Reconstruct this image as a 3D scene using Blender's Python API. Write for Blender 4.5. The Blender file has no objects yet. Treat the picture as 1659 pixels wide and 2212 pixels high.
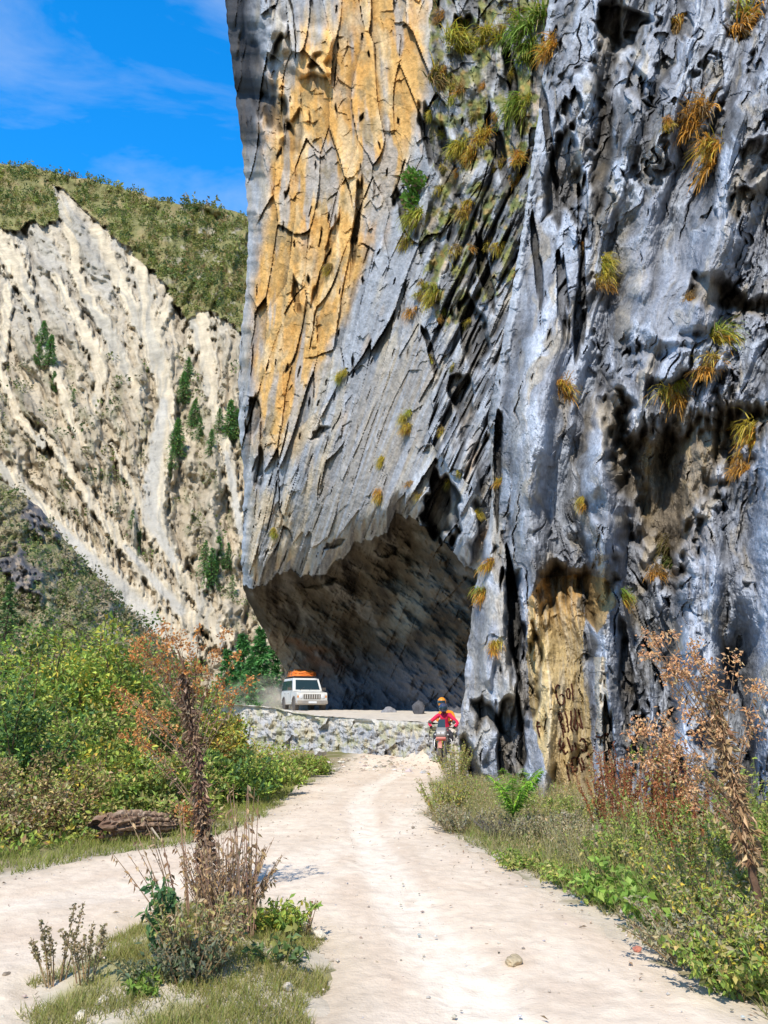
import bpy, bmesh, math, random
import numpy as np
from mathutils import Vector, Matrix

rng = np.random.default_rng(7)
random.seed(7)
C = bpy.context.scene.collection
R = math.radians

# ------------------------------------------------------------------ camera maths
CAMZ, PITCH, F, CX, CY = 1.6, R(14.5), 1640.0, 829.5, 1106.0
cT, sT = math.cos(PITCH), math.sin(PITCH)

def ray(px, py):
    dx = (np.asarray(px, float) - CX) / F
    dy = (CY - np.asarray(py, float)) / F
    return dx, cT - dy * sT, sT + dy * cT

def at(px, py, Y):
    """a point at distance Y along the street, seen from the photographer's spot"""
    dx, dY, dZ = ray(px, py)
    s = np.asarray(Y, float) / dY
    return np.stack(np.broadcast_arrays(dx * s, dY * s, CAMZ + dZ * s), -1)

def gnd(px, py, z=0.0):
    dx, dY, dZ = ray(px, py)
    s = (z - CAMZ) / dZ
    return np.stack(np.broadcast_arrays(dx * s, dY * s, CAMZ + dZ * s), -1)

# ------------------------------------------------------------------ noise
_prm = np.random.default_rng(99).permutation(1024).astype(np.int32)
_ga = np.random.default_rng(5).random(1024) * 2 * np.pi
_gx = np.cos(_ga).astype(np.float32); _gy = np.sin(_ga).astype(np.float32)
_rnd = np.random.default_rng(6).random((3, 1024)).astype(np.float32)

def _lat(ix, iy, seed):
    return _prm[(_prm[(ix + seed * 37) & 1023] + iy) & 1023]

def vn(x, y, z=0.0, seed=0):
    """2-D gradient noise, about -1..1"""
    x, y = np.broadcast_arrays(np.asarray(x, np.float32), np.asarray(y, np.float32))
    x0 = np.floor(x); y0 = np.floor(y)
    fx, fy = x - x0, y - y0
    ix = x0.astype(np.int32); iy = y0.astype(np.int32)
    ux = fx * fx * fx * (fx * (fx * 6 - 15) + 10); uy = fy * fy * fy * (fy * (fy * 6 - 15) + 10)
    def g(i, j):
        h = _lat(ix + i, iy + j, seed)
        return _gx[h] * (fx - i) + _gy[h] * (fy - j)
    a = g(0, 0); a = a + ux * (g(1, 0) - a)
    b = g(0, 1); b = b + ux * (g(1, 1) - b)
    return (a + uy * (b - a)) * 1.5

def fbm(x, y, z=0.0, o=4, seed=0, gain=.5, lac=2.03):
    a, s, t = 1.0, 0, 0
    f = 1.0
    for i in range(o):
        s = s + a * vn(np.asarray(x) * f, np.asarray(y) * f, np.asarray(z) * f, seed + i * 17)
        t += a; a *= gain; f *= lac
    return s / t * 1.4

def ridged(x, y, z=0.0, o=3, seed=0):
    a, s, t, f = 1.0, 0, 0, 1.0
    for i in range(o):
        s = s + a * (1 - np.minimum(1, 2.2 * np.abs(vn(np.asarray(x) * f, np.asarray(y) * f, np.asarray(z) * f, seed + i * 13))))
        t += a; a *= .5; f *= 2.1
    return s / t

def worley(x, y, seed=0):
    """F1, F2, cell random, offset to the cell's point"""
    x = np.asarray(x, np.float32); y = np.asarray(y, np.float32)
    x0, y0 = np.floor(x), np.floor(y)
    ix = x0.astype(np.int32); iy = y0.astype(np.int32)
    f1 = np.full(x.shape, 9.0, np.float32); f2 = f1.copy(); cid = np.zeros_like(f1); ox = cid.copy(); oy = cid.copy()
    for i in (-1, 0, 1):
        for j in (-1, 0, 1):
            h = _lat(ix + i, iy + j, seed)
            dx = x0 + i + _rnd[0][h] - x
            dy = y0 + j + _rnd[1][h] - y
            d = np.sqrt(dx * dx + dy * dy)
            n = d < f1
            f2 = np.where(n, f1, np.minimum(f2, d))
            ox = np.where(n, dx, ox); oy = np.where(n, dy, oy)
            cid = np.where(n, _rnd[2][h], cid)
            f1 = np.where(n, d, f1)
    return f1, f2, cid, ox, oy

def ss(a, b, x):
    t = np.clip((np.asarray(x, float) - a) / (b - a), 0, 1)
    return t * t * (3 - 2 * t)

def boxblur(a, r):
    for ax in (0, 1):
        p = np.pad(a, [(r + 1, r) if i == ax else (0, 0) for i in (0, 1)], mode='edge').cumsum(ax)
        n = a.shape[ax]
        a = (np.take(p, np.arange(2 * r + 1, 2 * r + 1 + n), ax) - np.take(p, np.arange(0, n), ax)) / (2 * r + 1)
    return a

def mixc(c, col, m):
    return c + (np.asarray(col, float) - c) * np.asarray(m)[..., None]

def tps(pts):
    """smooth depth field through (px, py, depth) points"""
    p = np.array([q[:2] for q in pts], float) / 500.0
    v = np.array([q[2] for q in pts], float)
    n = len(p)
    def U(r): return np.where(r > 1e-9, r * r * np.log(np.maximum(r, 1e-9)), 0)
    K = U(np.linalg.norm(p[:, None] - p[None], axis=-1)) + np.eye(n) * .004
    P = np.c_[np.ones(n), p]
    A = np.block([[K, P], [P.T, np.zeros((3, 3))]])
    w = np.linalg.solve(A, np.r_[v, 0, 0, 0])
    def f(x, y):
        x = np.asarray(x, float) / 500; y = np.asarray(y, float) / 500
        s = w[n] + w[n + 1] * x + w[n + 2] * y
        for i in range(n):
            s = s + w[i] * U(np.sqrt((x - p[i, 0]) ** 2 + (y - p[i, 1]) ** 2))
        return s
    return f

def inpoly(x, y, poly):
    x = np.asarray(x, float); y = np.asarray(y, float)
    r = np.zeros(np.broadcast(x, y).shape, bool)
    n = len(poly)
    for i in range(n):
        x1, y1 = poly[i][:2]; x2, y2 = poly[(i + 1) % n][:2]
        if y1 == y2: continue
        c = ((y1 > y) != (y2 > y)) & (x < (x2 - x1) * (y - y1) / (y2 - y1) + x1)
        r ^= c
    return r

def seg_dist(x, y, pl):
    """distance to a polyline of (x, y, width); returns d / local width, and the arc parameter"""
    best = np.full(np.shape(x), 1e9); par = np.zeros(np.shape(x))
    n = len(pl) - 1
    for i in range(n):
        ax, ay, aw = pl[i]; bx, by, bw = pl[i + 1]
        vx, vy = bx - ax, by - ay
        t = np.clip(((x - ax) * vx + (y - ay) * vy) / (vx * vx + vy * vy), 0, 1)
        d = np.hypot(x - ax - t * vx, y - ay - t * vy) / (aw + (bw - aw) * t)
        m = d < best
        best = np.where(m, d, best); par = np.where(m, (i + t) / n, par)
    return best, par

# ------------------------------------------------------------------ objects
def props(o, label=None, cat=None, group=None, kind=None):
    if label: o['label'] = label
    if cat: o['category'] = cat
    if group: o['group'] = group
    if kind: o['kind'] = kind
    return o

def mesh_np(name, V, Fc, mat, col=None, smooth=True, parent=None):
    """V (n,3), Fc (m,3|4) int arrays or list of such -> one mesh object"""
    V = np.asarray(V, np.float32).reshape(-1, 3)
    if not isinstance(Fc, (list, tuple)): Fc = [Fc]
    Fc = [np.asarray(f, np.int32) for f in Fc if len(f)]
    me = bpy.data.meshes.new(name)
    me.vertices.add(len(V)); me.vertices.foreach_set('co', V.ravel())
    lv = np.concatenate([f.ravel() for f in Fc]) if Fc else np.zeros(0, np.int32)
    tot = np.concatenate([np.full(len(f), f.shape[1], np.int32) for f in Fc])
    st = np.r_[0, np.cumsum(tot)[:-1]].astype(np.int32)
    me.loops.add(len(lv)); me.loops.foreach_set('vertex_index', lv)
    me.polygons.add(len(tot)); me.polygons.foreach_set('loop_start', st); me.polygons.foreach_set('loop_total', tot)
    me.update(calc_edges=True)
    if smooth is not None:
        me.polygons.foreach_set('use_smooth', np.full(len(tot), bool(smooth)))
    if col is not None:
        col = np.asarray(col, np.float32).reshape(-1, 3)
        a = me.color_attributes.new('Col', 'FLOAT_COLOR', 'POINT')
        a.data.foreach_set('color', np.c_[np.clip(col, 0, 1), np.ones(len(col), np.float32)].astype(np.float32).ravel())
    me.materials.append(mat)
    o = bpy.data.objects.new(name, me); C.objects.link(o)
    if parent: o.parent = parent
    return o

def grid_faces(nr, nc):
    i = np.arange(nr * nc, dtype=np.int32).reshape(nr, nc)
    return np.stack([i[:-1, :-1], i[1:, :-1], i[1:, 1:], i[:-1, 1:]], -1).reshape(-1, 4)

def empty(name, loc, label=None, cat=None, group=None, rz=0, kind=None):
    o = bpy.data.objects.new(name, None); C.objects.link(o)
    o.location = [float(a) for a in loc]; o.rotation_euler = (0, 0, rz)
    o.empty_display_size = .1
    return props(o, label, cat, group, kind)

class Acc:
    """collects pieces with colours; build() links them as one mesh object"""
    def __init__(s): s.v = []; s.q = []; s.t = []; s.c = []; s.n = 0
    def add(s, V, quads=None, tris=None, col=(.5, .5, .5)):
        V = np.asarray(V, float).reshape(-1, 3)
        if quads is not None and len(quads): s.q.append(np.asarray(quads, np.int32).reshape(-1, 4) + s.n)
        if tris is not None and len(tris): s.t.append(np.asarray(tris, np.int32).reshape(-1, 3) + s.n)
        c = np.asarray(col, float)
        s.c.append(np.broadcast_to(c, V.shape) if c.ndim == 1 else c)
        s.v.append(V); s.n += len(V)
        return s
    def tube(s, path, rad, sides=5, col=(.2, .15, .1), cap=True):
        P = np.asarray(path, float); n = len(P)
        r = np.broadcast_to(np.asarray(rad, float), (n,))
        T = np.gradient(P, axis=0); T /= np.linalg.norm(T, axis=1, keepdims=True) + 1e-9
        ref = np.array([0, 0, 1.0]) if abs(T[:, 2]).mean() < .8 else np.array([1.0, 0, 0])
        A = np.cross(T, ref); A /= np.linalg.norm(A, axis=1, keepdims=True) + 1e-9
        B = np.cross(T, A)
        th = np.arange(sides) / sides * 2 * np.pi
        V = P[:, None] + (A[:, None] * np.cos(th)[None, :, None] + B[:, None] * np.sin(th)[None, :, None]) * r[:, None, None]
        i = np.arange(n * sides).reshape(n, sides)
        j = np.roll(i, -1, 1)
        Q = np.stack([i[:-1], j[:-1], j[1:], i[1:]], -1).reshape(-1, 4)
        T3 = []
        if cap:
            for e in (0, n - 1):
                for k in range(1, sides - 1): T3.append((i[e, 0], i[e, k], i[e, k + 1]))
        c = np.asarray(col, float)
        if c.ndim == 2: c = np.repeat(c, sides, axis=0)
        return s.add(V.reshape(-1, 3), Q, T3, c)
    def leaves(s, P, D, N, L, W, col, fold=.25):
        """diamond leaves: base P, direction D, normal N, length L, width W"""
        P = np.asarray(P, float); n = len(P)
        D = D / (np.linalg.norm(D, axis=1, keepdims=True) + 1e-9)
        S = np.cross(D, N); S /= np.linalg.norm(S, axis=1, keepdims=True) + 1e-9
        U = np.cross(S, D)
        L = np.broadcast_to(L, (n,))[:, None]; W = np.broadcast_to(W, (n,))[:, None]
        V = np.stack([P, P + D * L * .45 + S * W * .5 + U * W * fold, P + D * L, P + D * L * .45 - S * W * .5 + U * W * fold], 1)
        b = np.arange(n) * 4
        T3 = np.concatenate([np.stack([b, b + 1, b + 2], 1), np.stack([b, b + 2, b + 3], 1)])
        c = np.asarray(col, float)
        if c.ndim == 1: c = np.broadcast_to(c, (n, 3))
        return s.add(V.reshape(-1, 3), None, T3, np.repeat(c, 4, axis=0))
    def blades(s, P, D, L, W, bend, colb, colt, seg=3):
        """grass blades: base P, start direction D, length, width, droop"""
        P = np.asarray(P, float); n = len(P)
        D = D / (np.linalg.norm(D, axis=1, keepdims=True) + 1e-9)
        L = np.broadcast_to(L, (n,)); W = np.broadcast_to(W, (n,)); bend = np.broadcast_to(bend, (n,))
        colb = np.broadcast_to(colb, (n, 3)); colt = np.broadcast_to(colt, (n, 3))
        a = rng.uniform(0, 2 * np.pi, n)
        S = np.stack([np.cos(a), np.sin(a), np.zeros(n)], 1)
        rows, cols = [], []
        p = P.copy(); d = D.copy()
        for k in range(seg + 1):
            t = k / seg
            w = (W * (1 - t * .85) * .5)[:, None]
            rows += [p - S * w, p + S * w]
            cc = colb * (1 - t) + colt * t
            cols += [cc, cc]
            d = d + np.array([0, 0, -1.0]) * (bend / seg)[:, None]
            d /= np.linalg.norm(d, axis=1, keepdims=True) + 1e-9
            p = p + d * (L / seg)[:, None]
        V = np.stack(rows, 1); cc = np.stack(cols, 1); m = V.shape[1]
        b = np.arange(n)[:, None] * m
        Q = np.concatenate([np.concatenate([b + 2 * k, b + 2 * k + 1, b + 2 * k + 3, b + 2 * k + 2], 1) for k in range(seg)])
        return s.add(V.reshape(-1, 3), Q, None, cc.reshape(-1, 3))
    def box(s, c, size, col=(.5, .5, .5), M=None):
        x, y, z = [t / 2 for t in size]
        V = np.array([[-x, -y, -z], [x, -y, -z], [x, y, -z], [-x, y, -z], [-x, -y, z], [x, -y, z], [x, y, z], [-x, y, z]])
        if M is not None: V = V @ np.array(M).T
        return s.add(V + np.asarray(c), [[0, 3, 2, 1], [4, 5, 6, 7], [0, 1, 5, 4], [1, 2, 6, 5], [2, 3, 7, 6], [3, 0, 4, 7]], None, col)
    def build(s, name, mat, parent=None, smooth=False, origin=None):
        V = np.concatenate(s.v)
        if origin is not None: V = V - np.asarray(origin, float)
        Fs = []
        if s.q: Fs.append(np.concatenate(s.q))
        if s.t: Fs.append(np.concatenate(s.t))
        return mesh_np(name, V, Fs, mat, np.concatenate(s.c), smooth, parent)

# ------------------------------------------------------------------ materials
def new_mat(name):
    m = bpy.data.materials.new(name); m.use_nodes = True
    nt = m.node_tree; b = nt.nodes['Principled BSDF']
    return m, nt, b

def N(nt, t, **k):
    n = nt.nodes.new(t)
    for a, v in k.items():
        if a in n.inputs: n.inputs[a].default_value = v
        else: setattr(n, a, v)
    return n

def mat_attr(name, rough=.85, bumps=(), var=(3.0, .25), spec=.2, stretch=(1, 1, 1), trans=0.0, sat=1.0):
    """colour from the mesh's own Col attribute, broken up by object-space noise, with noise bump"""
    m, nt, b = new_mat(name)
    at_ = N(nt, 'ShaderNodeAttribute', attribute_name='Col')
    tc = N(nt, 'ShaderNodeTexCoord')
    mp = N(nt, 'ShaderNodeMapping'); mp.inputs['Scale'].default_value = stretch
    nt.links.new(tc.outputs['Object'], mp.inputs[0])
    col = at_.outputs['Color']
    if var:
        nz = N(nt, 'ShaderNodeTexNoise', Scale=var[0], Detail=6.0, Roughness=.65)
        nt.links.new(mp.outputs[0], nz.inputs['Vector'])
        mr = N(nt, 'ShaderNodeMapRange'); mr.inputs[1].default_value = .3; mr.inputs[2].default_value = .7
        mr.inputs[3].default_value = 1 - var[1]; mr.inputs[4].default_value = 1 + var[1]
        nt.links.new(nz.outputs[0], mr.inputs[0])
        mx = N(nt, 'ShaderNodeVectorMath', operation='SCALE')
        nt.links.new(col, mx.inputs[0]); nt.links.new(mr.outputs[0], mx.inputs['Scale'])
        col = mx.outputs[0]
    nt.links.new(col, b.inputs['Base Color'])
    b.inputs['Roughness'].default_value = rough
    b.inputs['Specular IOR Level'].default_value = spec
    prev = None
    for sc, dist, det in bumps:
        nz = N(nt, 'ShaderNodeTexNoise', Scale=sc, Detail=det, Roughness=.6)
        nt.links.new(mp.outputs[0], nz.inputs['Vector'])
        bp = N(nt, 'ShaderNodeBump', Strength=1.0, Distance=dist)
        nt.links.new(nz.outputs[0], bp.inputs['Height'])
        if prev: nt.links.new(prev.outputs[0], bp.inputs['Normal'])
        prev = bp
    if prev: nt.links.new(prev.outputs[0], b.inputs['Normal'])
    if trans:
        tr = N(nt, 'ShaderNodeBsdfTranslucent'); ms = N(nt, 'ShaderNodeMixShader', Fac=trans)
        nt.links.new(col, tr.inputs[0])
        out = nt.nodes['Material Output']
        nt.links.new(b.outputs[0], ms.inputs[1]); nt.links.new(tr.outputs[0], ms.inputs[2]); nt.links.new(ms.outputs[0], out.inputs[0])
    return m

def mat_plain(name, col, rough=.5, metal=0.0, var=.12, scale=8.0, spec=.5, bump=0.0, coat=0.0):
    m, nt, b = new_mat(name)
    tc = N(nt, 'ShaderNodeTexCoord')
    nz = N(nt, 'ShaderNodeTexNoise', Scale=scale, Detail=5.0)
    nt.links.new(tc.outputs['Object'], nz.inputs['Vector'])
    rp = N(nt, 'ShaderNodeMix', data_type='RGBA')
    rp.inputs['A'].default_value = [c * (1 - var) for c in col] + [1]
    rp.inputs['B'].default_value = [min(1, c * (1 + var)) for c in col] + [1]
    nt.links.new(nz.outputs[0], rp.inputs['Factor'])
    nt.links.new(rp.outputs['Result'], b.inputs['Base Color'])
    b.inputs['Roughness'].default_value = rough; b.inputs['Metallic'].default_value = metal
    b.inputs['Specular IOR Level'].default_value = spec
    b.inputs['Coat Weight'].default_value = coat
    if bump:
        bp = N(nt, 'ShaderNodeBump', Strength=1.0, Distance=bump)
        nt.links.new(nz.outputs[0], bp.inputs['Height']); nt.links.new(bp.outputs[0], b.inputs['Normal'])
    return m

M_ROCK = mat_attr('cliff_rock', .85, ((2.2, .12, 9), (10, .04, 5), (45, .010, 3)), (5.0, .22), .12)
M_ROCKB = mat_attr('weathered_limestone', .8, ((3.5, .09, 9), (16, .03, 5), (70, .006, 3)), (7.0, .22), .15)
M_HILL = mat_attr('mountain_ground', .95, ((.08, 4.0, 9),), (.12, .22), .05)
M_GROUND = mat_attr('dusty_ground', .95, ((9, .02, 6), (60, .004, 3)), (4.0, .08), .05)
M_LEAF = mat_attr('leaf', .55, (), None, .3, trans=.3)
M_DRY = mat_attr('dry_plant', .8, (), None, .1, trans=.15)
M_BARK = mat_attr('bark', .9, ((30, .01, 4),), (10.0, .25), .1)
M_STONE = mat_attr('stone', .9, ((12, .02, 6),), (6.0, .2), .15)
# ------------------------------------------------------------------ camera, sun, sky
scene = bpy.context.scene
cam = bpy.data.cameras.new('camera'); camo = bpy.data.objects.new('camera', cam); C.objects.link(camo)
camo.location = (0, 0, CAMZ); camo.rotation_euler = (R(90) + PITCH, 0, 0)
cam.sensor_fit = 'VERTICAL'; cam.sensor_height = 36; cam.lens = 36 * F / 2212; cam.clip_end = 6000; cam.clip_start = .05
scene.camera = camo
scene.view_settings.view_transform = 'Standard'; scene.view_settings.look = 'None'; scene.view_settings.exposure = 0
SUN_EL, SUN_AZ = R(50), R(-20)          # azimuth measured from straight behind the camera towards the right
sdir = Vector((math.cos(SUN_EL) * math.sin(SUN_AZ), -math.cos(SUN_EL) * math.cos(SUN_AZ), math.sin(SUN_EL)))
sl = bpy.data.lights.new('sun', 'SUN'); so = bpy.data.objects.new('sun', sl); C.objects.link(so)
sl.energy = 5.0; sl.angle = R(.5); sl.color = (1, .94, .84)
so.rotation_euler = sdir.to_track_quat('Z', 'Y').to_euler()
so.location = (0, 0, 60)
w = bpy.data.worlds.new('World'); scene.world = w; w.use_nodes = True
nt = w.node_tree; bg = nt.nodes['Background']
sky = N(nt, 'ShaderNodeTexSky', sky_type='NISHITA')
sky.sun_disc = False; sky.sun_elevation = SUN_EL; sky.sun_rotation = math.atan2(sdir.x, sdir.y)
sky.air_density = 1.0; sky.dust_density = .3; sky.ozone_density = 3.0; sky.altitude = 2500
hs = N(nt, 'ShaderNodeHueSaturation', Saturation=1.36, Value=2.75); hs.inputs['Hue'].default_value = .497
nt.links.new(sky.outputs[0], hs.inputs['Color'])
tc = N(nt, 'ShaderNodeTexCoord')
mp = N(nt, 'ShaderNodeMapping'); mp.inputs['Rotation'].default_value = (R(0), R(-38), R(10)); mp.inputs['Scale'].default_value = (1.0, 2.6, 5.0)
nt.links.new(tc.outputs['Generated'], mp.inputs[0])
nz = N(nt, 'ShaderNodeTexNoise', Scale=1.7, Detail=9.0, Roughness=.58, Distortion=.5)
nt.links.new(mp.outputs[0], nz.inputs['Vector'])
cr = N(nt, 'ShaderNodeMapRange'); cr.inputs[1].default_value = .44; cr.inputs[2].default_value = .86; cr.inputs[3].default_value = 0; cr.inputs[4].default_value = .6
nt.links.new(nz.outputs[0], cr.inputs[0])
# added gain by direction: sky brighter ahead of the camera, dimmer behind
sx = N(nt, 'ShaderNodeSeparateXYZ'); nt.links.new(tc.outputs['Generated'], sx.inputs[0])
gr = N(nt, 'ShaderNodeMapRange'); gr.inputs[1].default_value = -.5; gr.inputs[2].default_value = .8; gr.inputs[3].default_value = .62; gr.inputs[4].default_value = 1.75
nt.links.new(sx.outputs['Y'], gr.inputs[0])
vm = N(nt, 'ShaderNodeVectorMath', operation='SCALE'); nt.links.new(hs.outputs[0], vm.inputs[0]); nt.links.new(gr.outputs[0], vm.inputs['Scale'])
mx = N(nt, 'ShaderNodeMix', data_type='RGBA'); mx.inputs['B'].default_value = (8.5, 9.4, 10.2, 1)
nt.links.new(cr.outputs[0], mx.inputs['Factor']); nt.links.new(vm.outputs[0], mx.inputs['A']); nt.links.new(mx.outputs['Result'], bg.inputs[0])
bg.inputs[1].default_value = .1
scene.cycles.use_denoising = True
scene.cycles.max_bounces = 6; scene.cycles.diffuse_bounces = 4; scene.cycles.transparent_max_bounces = 8
scene.cycles.volume_bounces = 3
scene.cycles.volume_step_rate = 2.0; scene.cycles.volume_max_steps = 128
# ------------------------------------------------------------------ cliff
def blob(px, py, cx, cy, rx, ry, rot=0.0, warp=.25, top=.15, bot=.6, seed=1):
    """0..1 mask: irregular hollow, crisp along its upper lip and soft below"""
    n1 = vn(px / (rx * .9 + 6), py / (ry * .8 + 8), 0, seed); n2 = vn(px / (rx * .35 + 5), py / (ry * .3 + 8), 0, seed + 5)
    warp = warp * 1.9
    dx, dy = px - cx, py - cy
    c, s = math.cos(R(rot)), math.sin(R(rot))
    u = (dx * c + dy * s) / rx + warp * (n1 + .5 * n2)
    v = (-dx * s + dy * c) / ry + warp * .7 * n2
    r = np.sqrt(u * u + v * v) + 1e-6
    w = np.where(v < 0, top, top + (bot - top) * np.clip(v / r, 0, 1))
    return ss(0, 1, (1 - r) / w)

def pmask(px, py, poly, soft=14.0, warp=10.0, seed=1):
    """0..1 inside an irregular outline"""
    x = px + warp * (vn(px / 45, py / 60, 0, seed) + .6 * vn(px / 16, py / 24, 0, seed + 1)); y = py + warp * 1.2 * (vn(px / 40, py / 70, 0, seed + 2) + .6 * vn(px / 15, py / 26, 0, seed + 3))
    r = np.zeros(px.shape)
    xs_ = [p[0] for p in poly]; ys_ = [p[1] for p in poly]; pad = soft + 3 * warp
    m = (px > min(xs_) - pad) & (px < max(xs_) + pad) & (py > min(ys_) - pad) & (py < max(ys_) + pad)
    xx, yy = x[m], y[m]
    best = np.full(xx.shape, 1e9)
    for i in range(len(poly)):
        ax, ay = poly[i]; bx, by = poly[(i + 1) % len(poly)]; vx, vy = bx - ax, by - ay
        t = np.clip(((xx - ax) * vx + (yy - ay) * vy) / (vx * vx + vy * vy), 0, 1)
        best = np.minimum(best, np.hypot(xx - ax - t * vx, yy - ay - t * vy))
    d = np.where(inpoly(xx, yy, poly), best, -best)
    r[m] = ss(-.15 * soft, soft, d)
    return r

LIPX = np.array([480, 525, 545, 575, 600, 640, 675, 700, 740, 765, 800, 835, 855, 885, 920, 950, 1000, 1060, 1200], float)
LIPY = np.array([1268, 1268, 1272, 1262, 1232, 1236, 1242, 1236, 1205, 1170, 1172, 1150, 1112, 1118, 1140, 1160, 1215, 1260, 1300], float)
LEFTY = np.array([-500, 0, 130, 260, 400, 500, 640, 760, 900, 1050, 1200, 1275, 1340, 1400, 1455, 1540, 1640], float)
LEFTX = np.array([440, 486, 500, 516, 531, 537, 530, 517, 515, 528, 522, 525, 558, 588, 622, 640, 660], float)

def lip0(px): return np.interp(px, LIPX, LIPY)
def lipc(px): return lip0(px) + 9 * vn(px / 26, px * 0 + .5, 0, 3) + 5 * vn(px / 8, px * 0 + .2, 0, 4)

faceY = tps([(500, -500, 46), (900, -500, 38), (1200, -500, 31), (500, 0, 41), (570, 0, 39.5), (800, 0, 35), (1000, 0, 31), (1200, 0, 27.5), (1330, 0, 25),
             (535, 500, 40.5), (575, 500, 39), (800, 500, 34), (1000, 500, 30), (1130, 500, 26.8), (1260, 500, 24.5),
             (518, 900, 40), (560, 900, 38.6), (800, 900, 33), (1000, 900, 27.5), (1070, 900, 25.5), (1200, 900, 23.5),
             (525, 1270, 42), (575, 1250, 40.8), (700, 1235, 38), (760, 1180, 34.5), (850, 1120, 30.5), (920, 1110, 29), (1010, 1200, 26.5), (1100, 1250, 25), (1200, 1300, 24)])
def backY(px): return np.interp(px, [480, 600, 660, 720, 800, 860, 930, 1000, 1060, 1200], [62, 59, 54.5, 51.5, 48, 44, 39, 35, 32, 30])

def streakq(px, py):
    k = ss(420, 1150, px + .32 * (py - 700))
    return px + .04 * (py - 700) + np.maximum(py - 700, -330 - .1 * (700 - py)) * .44 * k

def build_cliff_face():
    step = 2.0
    ss_ = np.r_[np.linspace(-1, -.05, 24), np.arange(0, 1.0001, step / 700.0)]
    pyv = np.r_[np.linspace(-500, -130, 30), np.arange(-126, 1622, step)]
    S, PY = np.meshgrid(ss_, pyv)
    left = np.interp(PY, LEFTY, LEFTX) + 3.5 * vn(PY / 30, PY * 0, 0, 21) + 1.5 * vn(PY / 14, PY * 0, 0, 22)
    Sc = np.maximum(S, 0)
    PX = left + Sc * (1215 - left)
    lip = lipc(PX)
    below = PY > lip
    q = streakq(PX, PY)
    Y = faceY(PX, np.minimum(PY, lip))
    # prow: its narrow left facet turns back; its shade is painted in the colour
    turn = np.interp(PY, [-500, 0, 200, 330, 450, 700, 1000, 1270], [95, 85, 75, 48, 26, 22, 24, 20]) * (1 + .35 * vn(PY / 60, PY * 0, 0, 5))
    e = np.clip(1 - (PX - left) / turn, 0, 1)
    Yl = Y + (.12 * turn) * e ** 1.15
    up = np.clip(lip - PY, 0, 400); Yl = Yl + 1.5 * ss(70, 0, up) ** 1.6 + .5 * ss(22, 0, up)
    # cave: ceiling runs back from the lip, then the wall falls to the road
    l0 = lip0(PX) + 9 * vn(PX / 60, PX * 0 + .5, 0, 3)
    lb = l0 + (lip - l0) * np.exp(-np.maximum(PY - lip, 0) / 16)
    t = np.clip((PY - lb) / (1548 - lb), 0, 1.3)
    bY = np.maximum(backY(PX), Yl + 3)
    tt = np.clip(t, 0, 1)
    g = 1 - (1 - tt) ** 2.0
    Yc = Yl + .9 * ss(0, .03, t) + (bY - Yl - .9) * g
    Y = np.where(below, Yc, Yl)
    # ---- relief (metres, + is away from the camera)
    wrp = .9 * fbm(PX / 70, PY / 110, 0, 4, 8) + .5 * fbm(q / 18, PY / 160, 0, 3, 11)
    orange = np.clip(pmask(PX, PY, [(552, 230), (575, 140), (640, 50), (700, 60), (730, -80), (945, -80), (945, 250), (925, 330), (880, 420), (800, 590), (740, 760), (690, 880), (640, 990), (560, 1040), (545, 800), (548, 480)], 60, 14, 7) * 1.25 - .12 + .7 * wrp + .45 * ss(660, 570, PX) * ss(380, 520, PY) * ss(1020, 880, PY), 0, 1)
    mossy = inpoly(PX + 20 * vn(PX / 40, PY / 60, 0, 19), PY, [(925, -500), (1240, -500), (1240, 200), (1160, 560), (960, 720), (900, 560), (935, 380)]).astype(float)
    broken = inpoly(PX + 20 * vn(PX / 30, PY / 60, 0, 29), PY, [(990, 420), (1180, 300), (1110, 700), (1060, 900), (1060, 1100), (930, 960), (940, 680)]).astype(float)
    f1, f2, cid, ox, oy = worley(q / 34 + .5 * vn(q / 130, PY / 260, 0, 33), (PY + .35 * PX) / 170 + .5 * vn(q / 110, PY / 220, 0, 34), 2)
    D = np.zeros(PX.shape)
    facet = (cid - .5) * .42 + ox * (cid * 3 % 1 - .5) * .5 + oy * (cid * 7 % 1 - .25) * .75
    D += np.where(below, .22, 1.0) * (1.1 - .55 * broken - .4 * mossy) * facet * 1.25
    g1, g2, gid, gx, gy = worley((q + .25 * PY) / 15 + .4 * vn(q / 70, PY / 90, 0, 43), (PY - .4 * PX) / 30, 6)
    chip = ss(-.05, .35, vn(q / 60, PY / 90, 0, 12)) * .8 + .2
    D += chip * ((gid - .5) * .17 + gx * (gid * 5 % 1 - .5) * .22 + gy * (gid * 9 % 1 - .3) * .24) * np.where(below, .4, 1.0)
    # smooth slanting slab of the lower face
    slab = inpoly(PX + 12 * vn(PX / 30, PY / 50, 0, 51), PY, [(830, 760), (925, 700), (940, 860), (870, 1110), (730, 1200), (640, 1200), (655, 1120), (740, 900)]).astype(float)
    slab = boxblur(slab, 14)
    slab2 = inpoly(PX + 10 * vn(PX / 30, PY / 50, 0, 52), PY, [(850, 440), (905, 440), (880, 600), (770, 800), (700, 960), (640, 1060), (690, 830), (790, 600)]).astype(float)
    slab2 = boxblur(slab2, 14)
    D *= 1 - .62 * np.maximum(slab * ~below, slab2 * .7 * ~below)
    D += .16 * fbm(q / 26, PY / 260, 0, 4, 61) * (1 - .5 * slab) + .05 * vn(q / 7, PY / 200, 0, 66) + .05 * fbm(PX / 16, PY / 22, 0, 3, 62)
    cr = ridged(q / 46, PY / 260, 0, 2, 71)
    crack = ss(.86, .97, cr) * (1 - .7 * slab) * np.where(below, .4, 1)
    D += .42 * crack
    ck2 = ss(.10, .0, f2 - f1) * (1 - slab) * ss(-.2, .3, vn(PX / 70, PY / 90, 0, 76)) * ss(-.1, .3, oy)
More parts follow.
